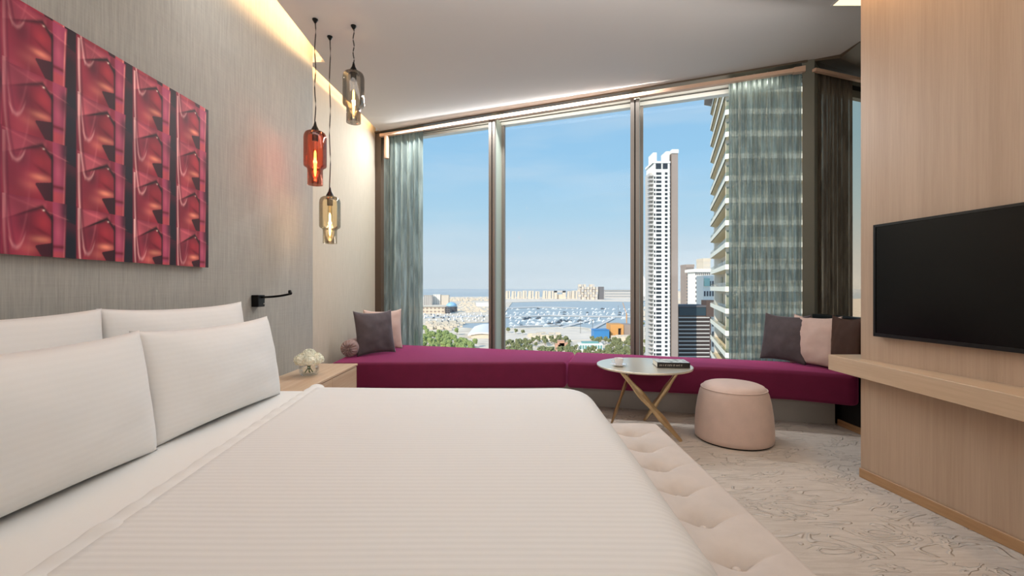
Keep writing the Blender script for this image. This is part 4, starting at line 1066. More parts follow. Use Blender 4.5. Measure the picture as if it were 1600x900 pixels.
land('ground_left_shore', [(600, 506), (600, 469), (665, 467.5), (763, 469), (800, 473), (786, 492), (763, 503), (700, 505)], M_city)
land('ground_island', [(600, 467), (600, 463.8), (763, 463.5), (985, 464.5), (1060, 464), (1200, 464), (1200, 468), (1060, 468.5), (985, 471), (905, 470), (850, 471), (789, 472.5), (763, 468)], M_sand, GZ + 0.2)
land('ground_quay', [(786, 524), (800, 516), (860, 513.5), (905, 514), (930, 520), (935, 530), (860, 534), (790, 532)], M_sand, GZ + 0.2)
for k, q in enumerate(([(789, 480.5), (840, 478.5), (905, 480.5), (905, 481.2), (840, 480), (789, 482)], [(789, 494), (860, 491.5), (985, 494), (985, 495.4), (860, 493), (789, 496)],
                       [(800, 508.5), (880, 506), (880, 507.4), (800, 510)], [(872, 511), (925, 498.5), (930, 499), (880, 512)], [(920, 514), (958, 496), (962, 496.4), (926, 515)], [(663, 495.0), (763, 492.6), (763, 494.2), (663, 497)])):
    poly('pier', ['pale pier nearest the far island, left of the centre pane', 'long straight pier across the middle of the harbour boats', 'short pier at the near left of the centre pane water', 'slanting pier among the boats towards the blue hall', 'slanting pier right behind the blue hall', 'quay edge pier below the white towers in the left pane'][k], 'pier', q, GZ + 0.6, M_quay, 'piers of the distant harbour')
poly('lawn', 'small green lawn in front of the pink villa far below', 'lawn', [(842, 547), (858, 541.5), (866, 541.5), (866, 548), (850, 549)], GZ + 0.1, M_grass)

# generic block building: walls with real window recess bands
def block(name, label, x0, x1, yb, yt, depth, mat, floors=0, cols=0, wmat=None, group=None, d=None, roof=None, cat='building'):
    """front face spans px x0..x1; base at py yb on the ground (or distance d), top at py yt"""
    if d is None: d = F * (EYE - GZ) / (yb - 450.0)
    a, b = X(x0, d), X(x1, d); zt = Zp(yt, d); H = zt - GZ
    t = thing(name, label, cat, ((a + b) / 2, d + depth / 2, GZ), group)
    bm = NB(); box(bm, a, b, d, d + depth, GZ - 1, zt); obj('walls', bm, mat, t)
    if floors:
        bm = NB()
        fh = H / floors
        for k in range(floors):
            z0 = GZ + fh * (k + 0.30); z1 = GZ + fh * (k + 0.80)
            for c in range(cols):
                wx0 = a + (b - a) * (c + 0.2) / cols; wx1 = a + (b - a) * (c + 0.8) / cols
                box(bm, wx0, wx1, d - 0.25, d + 0.05, z0, z1)
        o = obj('windows', bm, wmat or M_win2, t); o['kind'] = 'stuff'
    bm = NB(); r_ = (b - a) * 0.03; box(bm, a - r_, b + r_, d - r_, d + depth, zt, zt + H * 0.035); obj('parapet', bm, roof or mat, t)
    return t

# island residences (a row of stepped blocks) and the big stacked hotel
ORD = ['first', 'second', 'third', 'fourth', 'fifth', 'sixth', 'seventh', 'eighth', 'ninth', 'tenth']
RES = [(789.5, 797, 454.6), (799, 806, 455), (808, 815, 455.2), (816, 823, 454.2), (825, 834, 454.4), (836, 843, 455.2), (848, 855, 454.2), (856, 865, 454.6), (886.5, 892, 455.0), (893, 902, 454.2)]
for k, (a, b, t_) in enumerate(RES):
    d = F * (EYE - GZ) / (467.0 - 450)
    x0, x1 = X(a, d), X(b, d); zt = Zp(t_, d)
    t = thing('apartment_block', 'pale cream apartment block on the far island, %s from the left mullion' % ORD[k], 'building', ((x0 + x1) / 2, d, GZ), 'cream apartment blocks on the far island')
    bm = NB(); hexa(bm, [Vector((x0 - 2, d, GZ)), Vector((x1 - 1, d, GZ)), Vector((x1 - 1, d + 40, GZ)), Vector((x0 - 2, d + 40, GZ))], [Vector((x0 + 4, d, zt)), Vector((x1, d, zt)), Vector((x1, d + 40, zt)), Vector((x0 + 4, d + 40, zt))]); obj('walls', bm, M_cream, t)
    bm = NB(); box(bm, x0 + 4 + (x1 - x0) * 0.45, x0 + 4 + (x1 - x0) * 0.6, d - 0.6, d + 1, GZ + 4, zt - 3); obj('stair_glazing', bm, M_win2, t)
# arched block with a gate opening
d = F * (EYE - GZ) / 17.0; zt = Zp(454.3, d)
t = thing('gate_building', 'pale gate shaped block with a square opening on the far island', 'building', (X(875, d), d, GZ))
for nm, a, b, z0 in (('pier_left', 866, 870.5, GZ), ('pier_right', 879, 884, GZ), ('lintel', 866, 884, zt - 16)):
    bm = NB(); box(bm, X(a, d), X(b, d), d, d + 35, z0, zt); obj(nm, bm, M_cream if nm != 'lintel' else M_pale, t)
bm = NB(); box(bm, X(870.5, d), X(879, d), d + 20, d + 34, GZ, zt - 34); obj('inner_block', bm, M_cream, t)
d = 3850.0
t = thing('hotel', 'huge pale hotel of stacked blocks with dark voids on the far island', 'building', (X(920, d), d, GZ))
zt0 = Zp(444, d)
cols, rws = 7, 6
x0h, x1h = X(903.5, d), X(934.5, d); cw = (x1h - x0h) / cols; ch = (zt0 - GZ) / rws
for i in range(cols):
    for j in range(rws):
        hgt = 0.93
        if j == rws - 1 and i in (3, 6): continue
        dx_ = random.uniform(-4, 4); dy_ = random.uniform(-8, 8)
        bm = NB(); box(bm, x0h + cw * i + dx_ + 2, x0h + cw * (i + 1) + dx_ - 3, d + dy_, d + 60 + dy_, GZ + ch * j, GZ + ch * (j + hgt)); o = obj('block', bm, M_cream if (i + j) % 2 else M_pale, t)
bm = NB(); box(bm, x0h + 6, x1h - 6, d + 14, d + 50, GZ, zt0 - ch * 1.1); obj('core', bm, M_taupe, t)
bm = NB(); box(bm, X(936, d), X(943.5, d), d - 5, d + 60, GZ, Zp(448, d)); obj('side_tower', bm, M_darkc, t)
block('long_building', 'long low pale building right of the stacked hotel on the far island', 945, 985, 465.5, 453.5, 60, M_pale, 3, 22, M_win2)
# low villas and palms along the island at the left
bm = NB()
for k in range(150):
    px = random.uniform(680, 763); py = random.uniform(466.2, 470.5); p = G(px, py); s_ = random.uniform(8, 16)
    box(bm, p.x, p.x + s_, p.y, p.y + s_, GZ, GZ + random.uniform(6, 16))
o = obj('island_villas', bm, M_cream); tag(o, 'tiny low cream villas spread over the far shore at the left', 'buildings', None, 'stuff')
# hotel towers and mall at the left
block('hotel_tower', 'grey striped waterfront tower nearest the left curtain', 662, 675, 476.5, 461.5, 40, M_pale, 8, 4, M_darkc)
block('hotel_tower', 'bright white waterfront tower in the middle of three, left pane', 676.5, 688, 476, 460.5, 40, M_wht, 8, 3, M_pale)
block('hotel_tower', 'beige waterfront tower, right one of three, left pane', 689.5, 701, 476, 461.5, 40, M_cream, 8, 4, M_pale)
block('shopping_hall', 'long flat beige waterfront hall below the three white towers', 640, 695, 489.5, 479.5, 80, M_cream, 2, 9, M_taupe)
block('office_block', 'small grey block beside the glass dome at the left', 696, 703, 490, 480.5, 60, M_darkc, 3, 2, M_win)
d = F * (EYE - GZ) / 38.0
t = thing('dome_building', 'low round building with a pale blue glass dome by the harbour', 'building', (X(705, d), d + 30, GZ))
bm = NB(); lathe(bm, [(24, 0), (24, 22)], 24, (X(703.5, d), d + 40, GZ)); obj('drum', bm, M_darkc, t)
bm = NB(); lathe(bm, [(24, 0), (21, 9), (13, 16), (1, 19)], 24, (X(703.5, d), d + 40, GZ + 22)); obj('dome', bm, pbr('pale_blue_glass', (150, 196, 224), 0.3), t, smooth=True)
block('white_hangar', 'wide white flat warehouse at the far left shore', 744, 770, 478.5, 472.5, 60, M_wht)
d = F * (EYE - GZ) / (528.0 - 450)
t = thing('curved_roof_hall', 'broad white curved roof hall by the canal, left of the first mullion', 'building', (X(752, d), d, GZ))
bm = NB()
xa, xb = X(731, d), X(775, d)
def roof_pt(u, v):
    return Vector((xa + (xb - xa) * u, d + 150 * v, GZ + 4 + 12 * math.sin(math.pi * (0.15 + 0.7 * u)) * (0.6 + 0.4 * v)))
gridmesh(bm, 14, 6, roof_pt); r = bmesh.ops.extrude_face_region(bm, geom=bm.faces[:]); bmesh.ops.translate(bm, vec=(0, 0, -3), verts=[g for g in r['geom'] if isinstance(g, bmesh.types.BMVert)]); obj('roof', bm, M_wht, t)
bm = NB(); box(bm, xa + 6, xb - 6, d + 3, d + 146, GZ - 1, GZ + 7); obj('walls', bm, M_cream, t)

# harbour-side halls
block('blue_hall', 'blue sheet metal hall near the harbour, centre pane', 928, 952, 529.5, 516, 30, M_blue, roof=M_blue)
d = F * (EYE - GZ) / (528.5 - 450)
t = thing('ochre_building', 'ochre orange clad building with tall doorway beside the blue hall', 'building', (X(966, d), d, GZ))
a, b = X(954, d), X(974.5, d); zt = Zp(507, d)
dA, dB = X(966, d), X(971, d)
bm = NB(); box(bm, a, dA, d, d + 40, GZ - 1, zt); box(bm, dB, b, d, d + 40, GZ - 1, zt); box(bm, dA, dB, d, d + 40, Zp(513, d), zt); obj('walls', bm, M_oran, t)
bm = NB(); box(bm, dA, dB, d + 6, d + 36, GZ, Zp(513, d)); obj('doorway', bm, M_win, t)
bm = NB(); box(bm, b, X(990, d), d + 2, d + 40, GZ - 1, Zp(507.6, d)); obj('side_wing', bm, M_taupe, t)
# villas
d = F * (EYE - GZ) / (547.0 - 450)
t = thing('villa', 'pink terracotta villa with stepped roofs by the lawn', 'house', (X(876, d), d, GZ))
for nm, a, b, y0, y1, m_ in (('wing', 868, 874, 547, 538.5, M_terr), ('wing', 874, 887, 547, 536, M_terr), ('tower', 872, 882, 546, 533.2, M_terr)):
    bm = NB(); box(bm, X(a, d), X(b, d), d, d + 12, GZ - 1, Zp(y1, d)); wg = obj(nm, bm, m_, t)
    for q in range(3):
        xx0 = X(a + (b - a) * (q + 0.25) / 3, d); xx1 = X(a + (b - a) * (q + 0.7) / 3, d)
        bm = NB(); box(bm, xx0, xx1, d - 0.2, d + 0.2, GZ + 1.2, GZ + 4.2); obj('window', bm, M_win, wg)
    bm = NB(); box(bm, X(a - 0.4, d), X(b + 0.4, d), d - 0.6, d + 12.5, Zp(y1, d), Zp(y1 - 0.8, d)); obj('roof', bm, M_terr, wg)
d = F * (EYE - GZ) / (547.5 - 450)
t = thing('villa', 'long white villa with teal glazed front among the trees', 'house', (X(922, d), d, GZ))
bm = NB(); box(bm, X(904, d), X(942, d), d, d + 14, GZ - 1, Zp(537, d)); wg = obj('walls', bm, M_wht, t)
for q in range(9):
    bm = NB(); box(bm, X(906 + q * 4, d), X(908.8 + q * 4, d), d - 0.3, d + 0.3, Zp(545.5, d), Zp(539.5, d)); obj('window', bm, M_teal, wg)
bm = NB(); box(bm, X(910, d), X(936, d), d + 3, d + 13, Zp(537, d), Zp(534.5, d)); obj('upper_floor', bm, M_teal, t)

# boats: one hull, many copies
def boat_proto(label, cat, group, L_, mats):
    t = thing('boat', label, cat, (0, 0, 0), group)
    bm = NB()
    W_ = L_ * 0.27
    sec = [(-L_ / 2, W_ / 2, 1.9), (-L_ * 0.1, W_ / 2, 2.0), (L_ * 0.25, W_ * 0.42, 2.3), (L_ / 2, 0.05, 2.8)]
    rings = []
    for (x, w, h) in sec: rings.append([bm.verts.new((x, -w, h)), bm.verts.new((x, -w * 0.6, 0)), bm.verts.new((x, w * 0.6, 0)), bm.verts.new((x, w, h))])
    for r0, r1 in zip(rings, rings[1:]):
        for i in range(3): bm.faces.new((r0[i], r0[i + 1], r1[i + 1], r1[i]))
        bm.faces.new((r0[3], r0[0], r1[0], r1[3]))
    bm.faces.new(rings[0]); bm.faces.new(rings[-1][::-1]); bmesh.ops.recalc_face_normals(bm, faces=bm.faces)
    obj('hull', bm, mats[0], t)
    bm = NB(); box(bm, -L_ * 0.32, L_ * 0.15, -W_ * 0.32, W_ * 0.32, 1.9, 4.2); box(bm, -L_ * 0.25, 0, -W_ * 0.25, W_ * 0.25, 4.2, 5.4); obj('cabin', bm, mats[1], t)
    return t
def dup(t, loc, rz, sc=1.0):
    c = t.copy(); C.objects.link(c); c.location = loc; c.rotation_euler = (0, 0, rz); c.scale = (sc, sc, sc)
    for ch in t.children:
        k = ch.copy(); C.objects.link(k); k.parent = c
        for g in ch.children:
            w = g.copy(); C.objects.link(w); w.parent = k
    return c
pA = boat_proto('small white motor boat moored in the crowded distant harbour', 'boat', 'boats moored in the distant harbour', 16, (M_boat, M_boat))
pB = boat_proto('small dark hulled motor boat moored in the crowded distant harbour', 'boat', 'dark boats moored in the distant harbour', 17, (M_darkc, M_win2))
first = {0: True, 1: True}
moored = []
def put_boat(px, py, rz, sc=1.0, dark=False, z=None):
    p = G(px, py); p.z = GZ - 2.0 if z is None else z
    if any((p - k).length < 19 for k in moored): return
    moored.append(p)
    pr = pB if dark else pA; key = 1 if dark else 0
    if first[key]:
        pr.location = p; pr.rotation_euler = (0, 0, rz); first[key] = False; return
    dup(pr, p, rz, sc)
nb = 0
for row, (xa, xb, ya, yb_) in enumerate(((664, 762, 492, 491), (664, 762, 494.6, 493.5), (664, 762, 497.5, 496), (670, 762, 500.5, 499), (690, 762, 503.0, 502))):
    x = xa
    while x < xb:
        u = (x - xa) / (xb - xa); put_boat(x + random.uniform(-0.8, 0.8), ya + (yb_ - ya) * u + random.uniform(-0.5, 0.5), random.uniform(-0.4, 0.4) + math.pi / 2, 1.0, random.random() < 0.12, GZ + 0.1); x += random.uniform(3.2, 6)
for row, (xa, xb, ya, yb_) in enumerate(((792, 985, 483, 483), (792, 985, 488.5, 488), (792, 985, 492, 491), (800, 980, 497.5, 498), (800, 950, 501, 501.5), (800, 930, 505, 504), (800, 900, 509.5, 508))):
    x = xa
    while x < xb:
        u = (x - xa) / (xb - xa); put_boat(x + random.uniform(-1, 1), ya + (yb_ - ya) * u + random.uniform(-0.8, 0.8), random.uniform(0.2, 1.0), random.uniform(0.8, 1.5), random.random() < 0.2); x += random.uniform(5, 10)

# trees: two prototypes, many copies
def tree_proto(label, group, mat, h, seed):
    random.seed(seed)
    t = thing('tree', label, 'tree', (0, 0, 0), group)
    bm = NB(); tube(bm, [(0, 0, -0.5), (0.1, 0, h * 0.3), (0, 0.1, h * 0.55)], [h * 0.03, h * 0.025, h * 0.015], 7); obj('trunk', bm, M_trunk, t)
    bm = NB()
    for k in range(11):
        a_ = random.uniform(0, 6.28); r_ = random.uniform(0, 0.32) * h
        ico(bm, (r_ * math.cos(a_), r_ * math.sin(a_), h * random.uniform(0.45, 0.86)), h * random.uniform(0.13, 0.2), 2, 0.28)
    obj('crown', bm, mat, t); return t
tA_ = tree_proto('bright green leafy tree in the grove behind the left end of the window seat', 'trees of the left grove', M_leaf_mid, 15, 3)
tB_ = tree_proto('dusty dark green tree in the park far below the centre pane', 'trees of the park below', M_leaf_far, 11, 4)
random.seed(21)
def plant(proto, spots, smin, smax, gap):
    kept = []
    for (px, py) in spots:
        p = G(px, py)
        if all((p - k).length > gap for k in kept): kept.append(p)
    for i, p in enumerate(kept):
        rz = random.uniform(0, 6.28); s_ = random.uniform(smin, smax)
        if i == 0: proto.location = p; proto.rotation_euler = (0, 0, rz)
        else: dup(proto, p, rz, s_)
sA = []
for k in range(260):
    px = random.uniform(650, 742); lim = 529 + max(0, (px - 690)) * 0.30 - 3 * math.sin(px * 0.12)
    sA.append((px, random.uniform(lim, 568)))
sA += [(714, 523), (668, 524), (672, 528), (664, 520)]
plant(tA_, sA, 0.95, 1.25, 14.0)
sB = []
for k in range(140): sB.append((random.uniform(790, 890), random.uniform(536, 560)))
for k in range(60): sB.append((random.uniform(838, 886), random.uniform(533, 538)))
for k in range(120): sB.append((random.uniform(885, 985), random.uniform(548, 566)))
for k in range(50): sB.append((random.uniform(925, 985), random.uniform(534, 546)))
for k in range(14): sB.append((random.uniform(1002, 1018), random.uniform(505, 560)))
sB += [(794, 520), (806, 522), (817, 523), (821, 523)]
sB = [(a, b) for a, b in sB if not (842 < a < 884 and 541 < b < 549) and not (903 < a < 944 and 544 < b < 552)]
plant(tB_, sB, 0.8, 1.25, 9.5)

# crane and lamp masts
cr_ = thing('crane', 'tall thin orange construction crane in the harbour near the second mullion', 'crane', tuple(G(979, 510)))
p = G(979, 510)
bm = NB(); tube(bm, [p, p + Vector((0, 0, 34))], 1.6, 6); obj('mast', bm, M_steel, cr_)
bm = NB(); tube(bm, [p + Vector((0, 0, 32)), p + Vector((-10, 0, 62))], 0.8, 6); obj('jib', bm, M_steel, cr_)
bm = NB(); box(bm, p.x - 4, p.x + 4, p.y - 3, p.y + 3, GZ, GZ + 6); obj('cab', bm, M_steel, cr_)
for (px, py, top, lb) in ((907, 521, 495, 'thin grey lamp mast on the sand left of the blue hall'), (966, 490, 478, 'short grey lamp mast among the boats near the crane'), (926, 524, 500, 'thin grey lamp mast right beside the blue hall')):
    p = G(px, py); t = thing('lamp_mast', lb, 'lamp mast', tuple(p), 'lamp masts along the harbour')
    hm = (py - top) / F * p.y
    bm = NB(); tube(bm, [p, p + Vector((0, 0, hm))], 0.5, 6); obj('pole', bm, M_darkc, t)
    bm = NB(); box(bm, p.x - 2, p.x + 2, p.y - 0.6, p.y + 0.6, GZ + hm - 1, GZ + hm); obj('lamp_head', bm, M_darkc, t)

# ---- tall white tower
TD = 360.0
t = thing('skyscraper', 'tall slender white residential tower with grey side slab, centre of the right pane', 'building', (X(1037, TD), TD + 10, GZ))
FL = 6.42 / F * TD; ztop = Zp(262, TD)
xL, xM, xR = X(1021.5, TD), X(1046.5, TD), X(1059, TD)
bm = NB(); box(bm, xL, xM, TD, TD + 20, GZ, Zp(255, TD)); obj('front', bm, M_wht, t)
bm = NB(); box(bm, xM, X(1049.5, TD), TD + 1.5, TD + 20, GZ, Zp(252, TD)); obj('recess', bm, M_darkc, t)
bm = NB(); box(bm, X(1049.5, TD), xR, TD - 0.6, TD + 22, GZ, Zp(240, TD)); box(bm, X(1049.5, TD), xR, TD - 0.6, TD + 22, Zp(240, TD), Zp(234.5, TD)); obj('side_slab', bm, M_taupe, t)  # the slab's shaded grey is put into its taupe colour
bm = NB(); box(bm, xL - 0.6, xL + 2.4, TD - 0.2, TD + 12, Zp(255, TD), Zp(238.5, TD)); obj('crown_fin', bm, M_wht, t)
bm = NB(); box(bm, X(1040.5, TD), X(1046, TD), TD - 0.2, TD + 12, Zp(255, TD), Zp(236.5, TD)); obj('crown_fin', bm, M_wht, t)
bm = NB(); box(bm, xL - 1.0, xM + 0.3, TD - 0.5, TD + 20, Zp(255, TD), Zp(252, TD)); obj('crown_beam', bm, M_wht, t)
bm = NB(); box(bm, X(1049, TD), X(1059.5, TD), TD - 1.2, TD + 22, Zp(240, TD), Zp(234, TD)); obj('crown_cap', bm, M_wht, t)
bm = NB(); box(bm, X(1024.5, TD), X(1033, TD), TD - 0.3, TD + 0.2, Zp(264, TD), Zp(255.5, TD)); box(bm, X(1035.5, TD), X(1043, TD), TD - 0.3, TD + 0.2, Zp(264, TD), Zp(255.5, TD)); obj('loggia', bm, M_win, t)
# storeys: two windows and one balcony each, shared meshes
def shared(name, bmf, mat):
    bm = NB(); bmf(bm); me_ = bpy.data.meshes.new(name); bm.to_mesh(me_); bm.free(); me_.materials.append(mat); return me_
w1m = shared('window', lambda bm: (box(bm, 0, 1.35, -0.25, 0.2, 0, 1.9), box(bm, 1.5, 2.85, -0.25, 0.2, 0, 1.9), box(bm, 3.0, 4.2, -0.25, 0.2, 0, 1.9)), M_win)
w2m = shared('window', lambda bm: (box(bm, 0, 0.95, -0.25, 0.2, 0, 1.9), box(bm, 1.1, 2.1, -0.25, 0.2, 0, 1.9)), M_win)
w3m = shared('window', lambda bm: box(bm, 0, 1.1, -0.2, 0.2, 0, 1.9), M_win)
bam = shared('balcony', lambda bm: (box(bm, 0, 3.6, -0.9, 5, 0, 0.35), box(bm, 0, 0.15, -0.9, 5, 0.35, 1.2), box(bm, 0, 3.6, -0.9, -0.75, 0.35, 1.15)), M_pale)
bsm = shared('ledge', lambda bm: box(bm, 0, 1.3, -0.45, 0.2, 0, 0.5), M_wht)
def inst(name, me_, parent, loc):
    o = bpy.data.objects.new(name, me_); C.objects.link(o); o.parent = parent; o.location = Vector(loc) - ORG[parent]; return o
k = 0; z = Zp(273, TD)
while z > Zp(572, TD):
    inst('window', w1m, t, (X(1025.2, TD), TD, z)); inst('window', w2m, t, (X(1038.8, TD), TD, z))
    inst('balcony', bam, t, (X(1014.8, TD), TD + 1.0, z - 0.9)); inst('ledge', bsm, t, (X(1044.3, TD), TD, z - 0.9))
    inst('window', w3m, t, (X(1021.7, TD), TD - 0.02, z)) if k % 3 else None
    z -= FL; k += 1
bm = NB(); box(bm, X(1017.5, TD), xL, TD + 4, TD + 16, GZ, Zp(268, TD)); obj('balcony_core', bm, M_pale, t)

# ---- balcony tower, near at the right
BD = 91.0
t = thing('balcony_tower', 'cream apartment tower with curved white balconies behind the right sheer curtain', 'building', (44, 80, GZ))
tip = Vector((X(1110, BD), BD, 0)); cor = Vector((31.9, 66.0, 0))
def fl_poly(out=0.0, tipext=0.0):
    dirv = (tip - cor).normalized(); nrm_ = Vector((-dirv.y, dirv.x, 0))    # outward, to the left
    pts = []
    for k in range(9):
        u = k / 8; bul = 0.9 * math.sin(math.pi * u) * 0.0
        pts.append(tip.lerp(cor, u) + nrm_ * (out + bul))
    a = pts[-1] + Vector((out * 0.8, -out, 0)); pts.append(Vector((a.x + 0.5, 65.6 - out, 0)))
    pts += [Vector((46, 65.6 - out, 0)), Vector((46, 96, 0)), Vector((tip.x + 3, 96, 0)), tip + dirv * (1.5 + tipext) + Vector((1.0, 0, 0))]
    return [(p.x, p.y) for p in pts]
def ccw(p):
    a = sum(p[i][0] * p[(i + 1) % len(p)][1] - p[(i + 1) % len(p)][0] * p[i][1] for i in range(len(p))); return p if a > 0 else p[::-1]
bm = NB(); prism(bm, ccw(fl_poly(-2.0)), GZ, Zp(150, BD)); obj('core', bm, M_cream, t)
M_crm = pbr('warm_white_parapet', (246, 236, 214), 0.8)
M_rail_g = pane('balcony_glass', (0.72, 0.80, 0.76, 1), 0.6, 0.06)
M_soff = pbr('beige_soffit', (216, 196, 158), 0.85); M_balwin = pbr('olive_tinted_glass', (140, 140, 118), 0.3)
for k in range(-4, 16):
    y_ = 254 + 25 * k
    z0 = Zp(y_, BD)
    bm = NB(); prism(bm, ccw(fl_poly(0.0)), z0, z0 + 0.25); sb_ = obj('balcony_slab', bm, M_soff, t)
    bm = NB(); po_, pi_ = fl_poly(0.03)[:11], fl_poly(-0.12)[:11]
    for i in range(10):
        a, b, c, d_ = po_[i], po_[i + 1], pi_[i + 1], pi_[i]
        hexa(bm, [Vector((q[0], q[1], z0 + 0.0)) for q in (a, b, c, d_)], [Vector((q[0], q[1], z0 + 0.75)) for q in (a, b, c, d_)])
    obj('parapet', bm, M_crm, sb_)
    bm = NB()
    for i in range(10):
        a, b = fl_poly(-0.05)[i], fl_poly(-0.05)[i + 1]
        v = [bm.verts.new((a[0], a[1], z0 + 0.75)), bm.verts.new((b[0], b[1], z0 + 0.75)), bm.verts.new((b[0], b[1], z0 + 1.35)), bm.verts.new((a[0], a[1], z0 + 1.35))]; bm.faces.new(v)
    obj('glass_railing', bm, M_rail_g, sb_)
    gi = fl_poly(-1.95)
    for i in range(0, 10, 2):
        a, b = Vector((*gi[i], 0)), Vector((*gi[i + 1], 0)); dr = (b - a)
        if dr.length < 0.5: continue
        nn = Vector((dr.y, -dr.x, 0)).normalized() * 0.06
        if nn.x > 0: nn = -nn
        bm = NB(); slab(bm, [Vector((*(a + dr * 0.1).xy, z0 + 0.4)), Vector((*(a + dr * 0.95).xy, z0 + 0.4)), Vector((*(a + dr * 0.95).xy, z0 + 2.7)), Vector((*(a + dr * 0.1).xy, z0 + 2.7))], nn, 1.0); obj('window', bm, M_balwin, sb_)
bm = NB(); p = fl_poly(1.2); prism(bm, ccw(p), Zp(163, BD), Zp(143, BD)); obj('roof_slab', bm, M_taupe, t)

# ---- brown office block
OD = 402.0
t = thing('office_block', 'dark brown office block with glazed top floor and pale ledges, right of the white tower', 'building', (X(1086, OD), OD + 15, GZ))
a, b = X(1060.5, OD), X(1111, OD)
bm = NB(); box(bm, a, b, OD, OD + 30, GZ, Zp(478, OD)); obj('body', bm, M_brn, t)
bm = NB(); box(bm, a + 0.3, X(1108, OD), OD - 0.4, OD + 0.2, Zp(493, OD), Zp(480.5, OD)); obj('top_glazing', bm, pbr('dark_teal_glass', (50, 66, 74), 0.15), t)
bm = NB(); box(bm, a - 0.5, b + 0.3, OD - 0.8, OD + 30, Zp(480, OD), Zp(477, OD)); obj('roof_edge', bm, M_darkc, t)
bm = NB(); box(bm, X(1103, OD), X(1117, OD), OD - 1, OD + 10, Zp(495, OD), Zp(469, OD)); obj('stair_tower', bm, M_brn, t)
lem = shared('ledge', lambda bm: box(bm, 0, b - a - 1.6, -0.7, 0.1, 0, 1.0), M_pale); glm = shared('glass_band', lambda bm: box(bm, 0, b - a - 1.8, -0.2, 0.1, 0, 1.9), M_brnwin)
y_ = 497.0
while y_ < 566:
    inst('ledge', lem, t, (a, OD, Zp(y_, OD))); inst('glass_band', glm, t, (a + 0.2, OD, Zp(y_ + 4.7, OD))); y_ += 6.1
# ---- further towers at the right
block('apartment_tower', 'distant beige tower with dark slots, left of the white roofed tower', 1072, 1084.5, 476, 417, 30, M_taupe, 22, 4, M_darkc, d=900)
t = block('apartment_tower', 'white tower with a flat overhanging white roof beside the balconies', 1086, 1110, 486, 425, 25, M_wht, 20, 8, M_darkc, d=600)
bm = NB(); box(bm, X(1083.5, 600), X(1112, 600), 597, 630, Zp(425, 600), Zp(420.5, 600)); obj('roof_slab', bm, M_wht, t)
block('apartment_tower', 'small cream tower peeking above the white flat roof', 1099, 1110, 476, 408, 30, M_cream, 20, 3, M_pale, d=800)
t = block('apartment_tower', 'cream tower with a pale green glazed top by the lower balconies', 1099, 1116, 500, 436, 18, M_wht, 10, 4, M_darkc, d=480)
bm = NB(); box(bm, X(1100, 480), X(1108, 480), 478, 484, Zp(447, 480), Zp(435, 480)); obj('glazed_top', bm, pbr('pale_green_glass', (170, 206, 196), 0.3), t)
bm = NB()
for k in range(90):
    px = random.uniform(1058, 1090); py = random.uniform(469, 486); p = G(px, py); s_ = random.uniform(9, 22)
    box(bm, p.x, p.x + s_, p.y, p.y + s_, GZ, GZ + random.uniform(6, 22))
o = obj('low_houses', bm, M_cream); tag(o, 'tiny low houses of the distant town between the two right towers', 'buildings', None, 'stuff')
block('apartment_house', 'wide terracotta coloured house block in the distant town', 1069, 1083, 466, 452.5, 30, M_terr, 3, 6, M_wht)
block('apartment_house', 'pale house block right behind the tall white tower', 1059, 1068, 466, 455.5, 30, M_cream, 3, 4, M_pale)
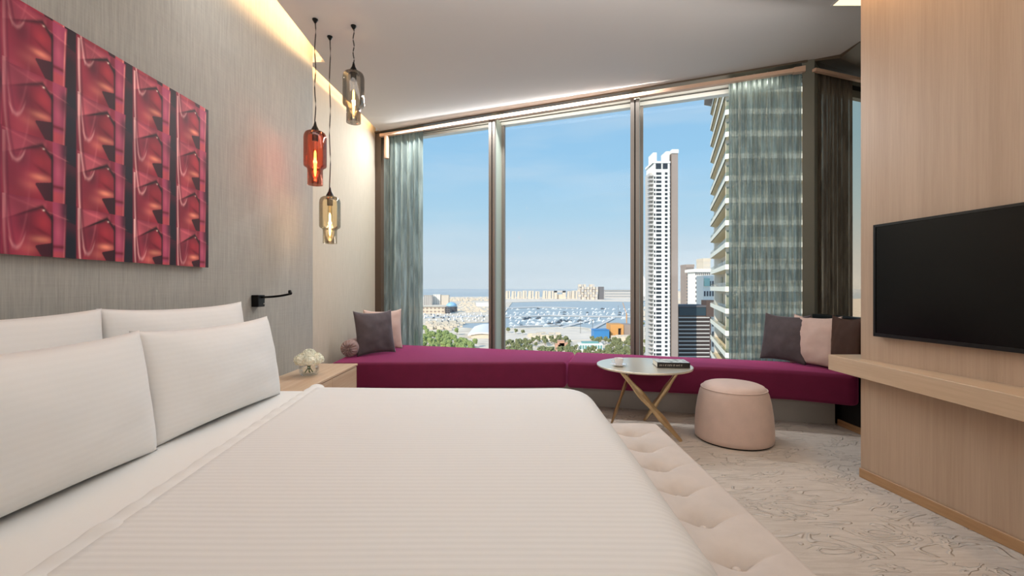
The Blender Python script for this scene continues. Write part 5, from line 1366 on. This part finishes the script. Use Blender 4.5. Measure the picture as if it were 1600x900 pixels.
# sail shaped hotel
d = 3300.0
t = thing('sail_tower', 'white sail shaped tower half hidden behind the second mullion', 'building', (X(1004, d), d, GZ))
bm = NB()
x0_, zb_, zt_ = X(1000, d), Zp(463, d), Zp(424, d)
lo_, hi_ = [], []
for k in range(11):
    u = k / 10; w = (X(1013.5, d) - x0_) * math.cos(u * math.pi / 2 * 0.96) ** 0.8
    lo_.append((x0_, zb_ + (zt_ - zb_) * u)); hi_.append((x0_ + w, zb_ + (zt_ - zb_) * u))
fr = [bm.verts.new((x, d, z)) for x, z in lo_] ; fr2 = [bm.verts.new((x, d, z)) for x, z in hi_]
bk_ = [bm.verts.new((x, d + 40, z)) for x, z in lo_]; bk2 = [bm.verts.new((x - 2, d + 40, z)) for x, z in hi_]
for k in range(10):
    bm.faces.new((fr[k], fr2[k], fr2[k + 1], fr[k + 1])); bm.faces.new((fr2[k], bk2[k], bk2[k + 1], fr2[k + 1])); bm.faces.new((bk_[k], fr[k], fr[k + 1], bk_[k + 1])); bm.faces.new((bk2[k], bk_[k], bk_[k + 1], bk2[k + 1]))
bmesh.ops.recalc_face_normals(bm, faces=bm.faces)
obj('sail', bm, M_wht, t, smooth=False)
bm = NB(); tube(bm, [(x0_, d - 2, zb_), (x0_, d - 2, zt_ + 20)], 3, 8); obj('mast', bm, M_wht, t)
block('beach_block', 'low white block by the water left of the tall white tower', 1003, 1015, 468, 461, 60, M_pale, 3, 5, M_win2)

# small houses of the near town
M_roof = pbr('pale_red_roof', (206, 158, 134), 0.9)
bm = NB()
for k in range(240):
    px, py = random.choice(((random.uniform(714, 762), random.uniform(480, 488.5)), (random.uniform(715, 741), random.uniform(471, 480)), (random.uniform(664, 720), random.uniform(505, 513)), (random.uniform(1003, 1016), random.uniform(472, 502)), (random.uniform(664, 700), random.uniform(506, 516)), (random.uniform(955, 985), random.uniform(529.5, 533)), (random.uniform(824, 870), random.uniform(525, 531))))
    p = G(px, py); s_ = random.uniform(5, 11); h_ = random.uniform(4, 9)
    box(bm, p.x, p.x + s_ * 1.4, p.y, p.y + s_, GZ, GZ + h_)
tag(obj('town_houses', bm, M_cream), 'tiny cream houses scattered between the trees and the canal', 'buildings', None, 'stuff')

# ---- haze lying over the coast
hz = NT('coastal_haze'); hz.t.nodes.remove(hz.b)
vsn = hz.n('ShaderNodeVolumeScatter'); vsn.inputs['Color'].default_value = (0.96, 0.97, 1.0, 1); vsn.inputs['Density'].default_value = HAZE; vsn.inputs['Anisotropy'].default_value = -0.35
hz.l(vsn.outputs[0], hz.out.inputs['Volume'])
bm = NB(); box(bm, -9000, 9000, 560, 14000, GZ - 6, 260)
hb = obj('haze', bm, hz.m); tag(hb, kind='structure')
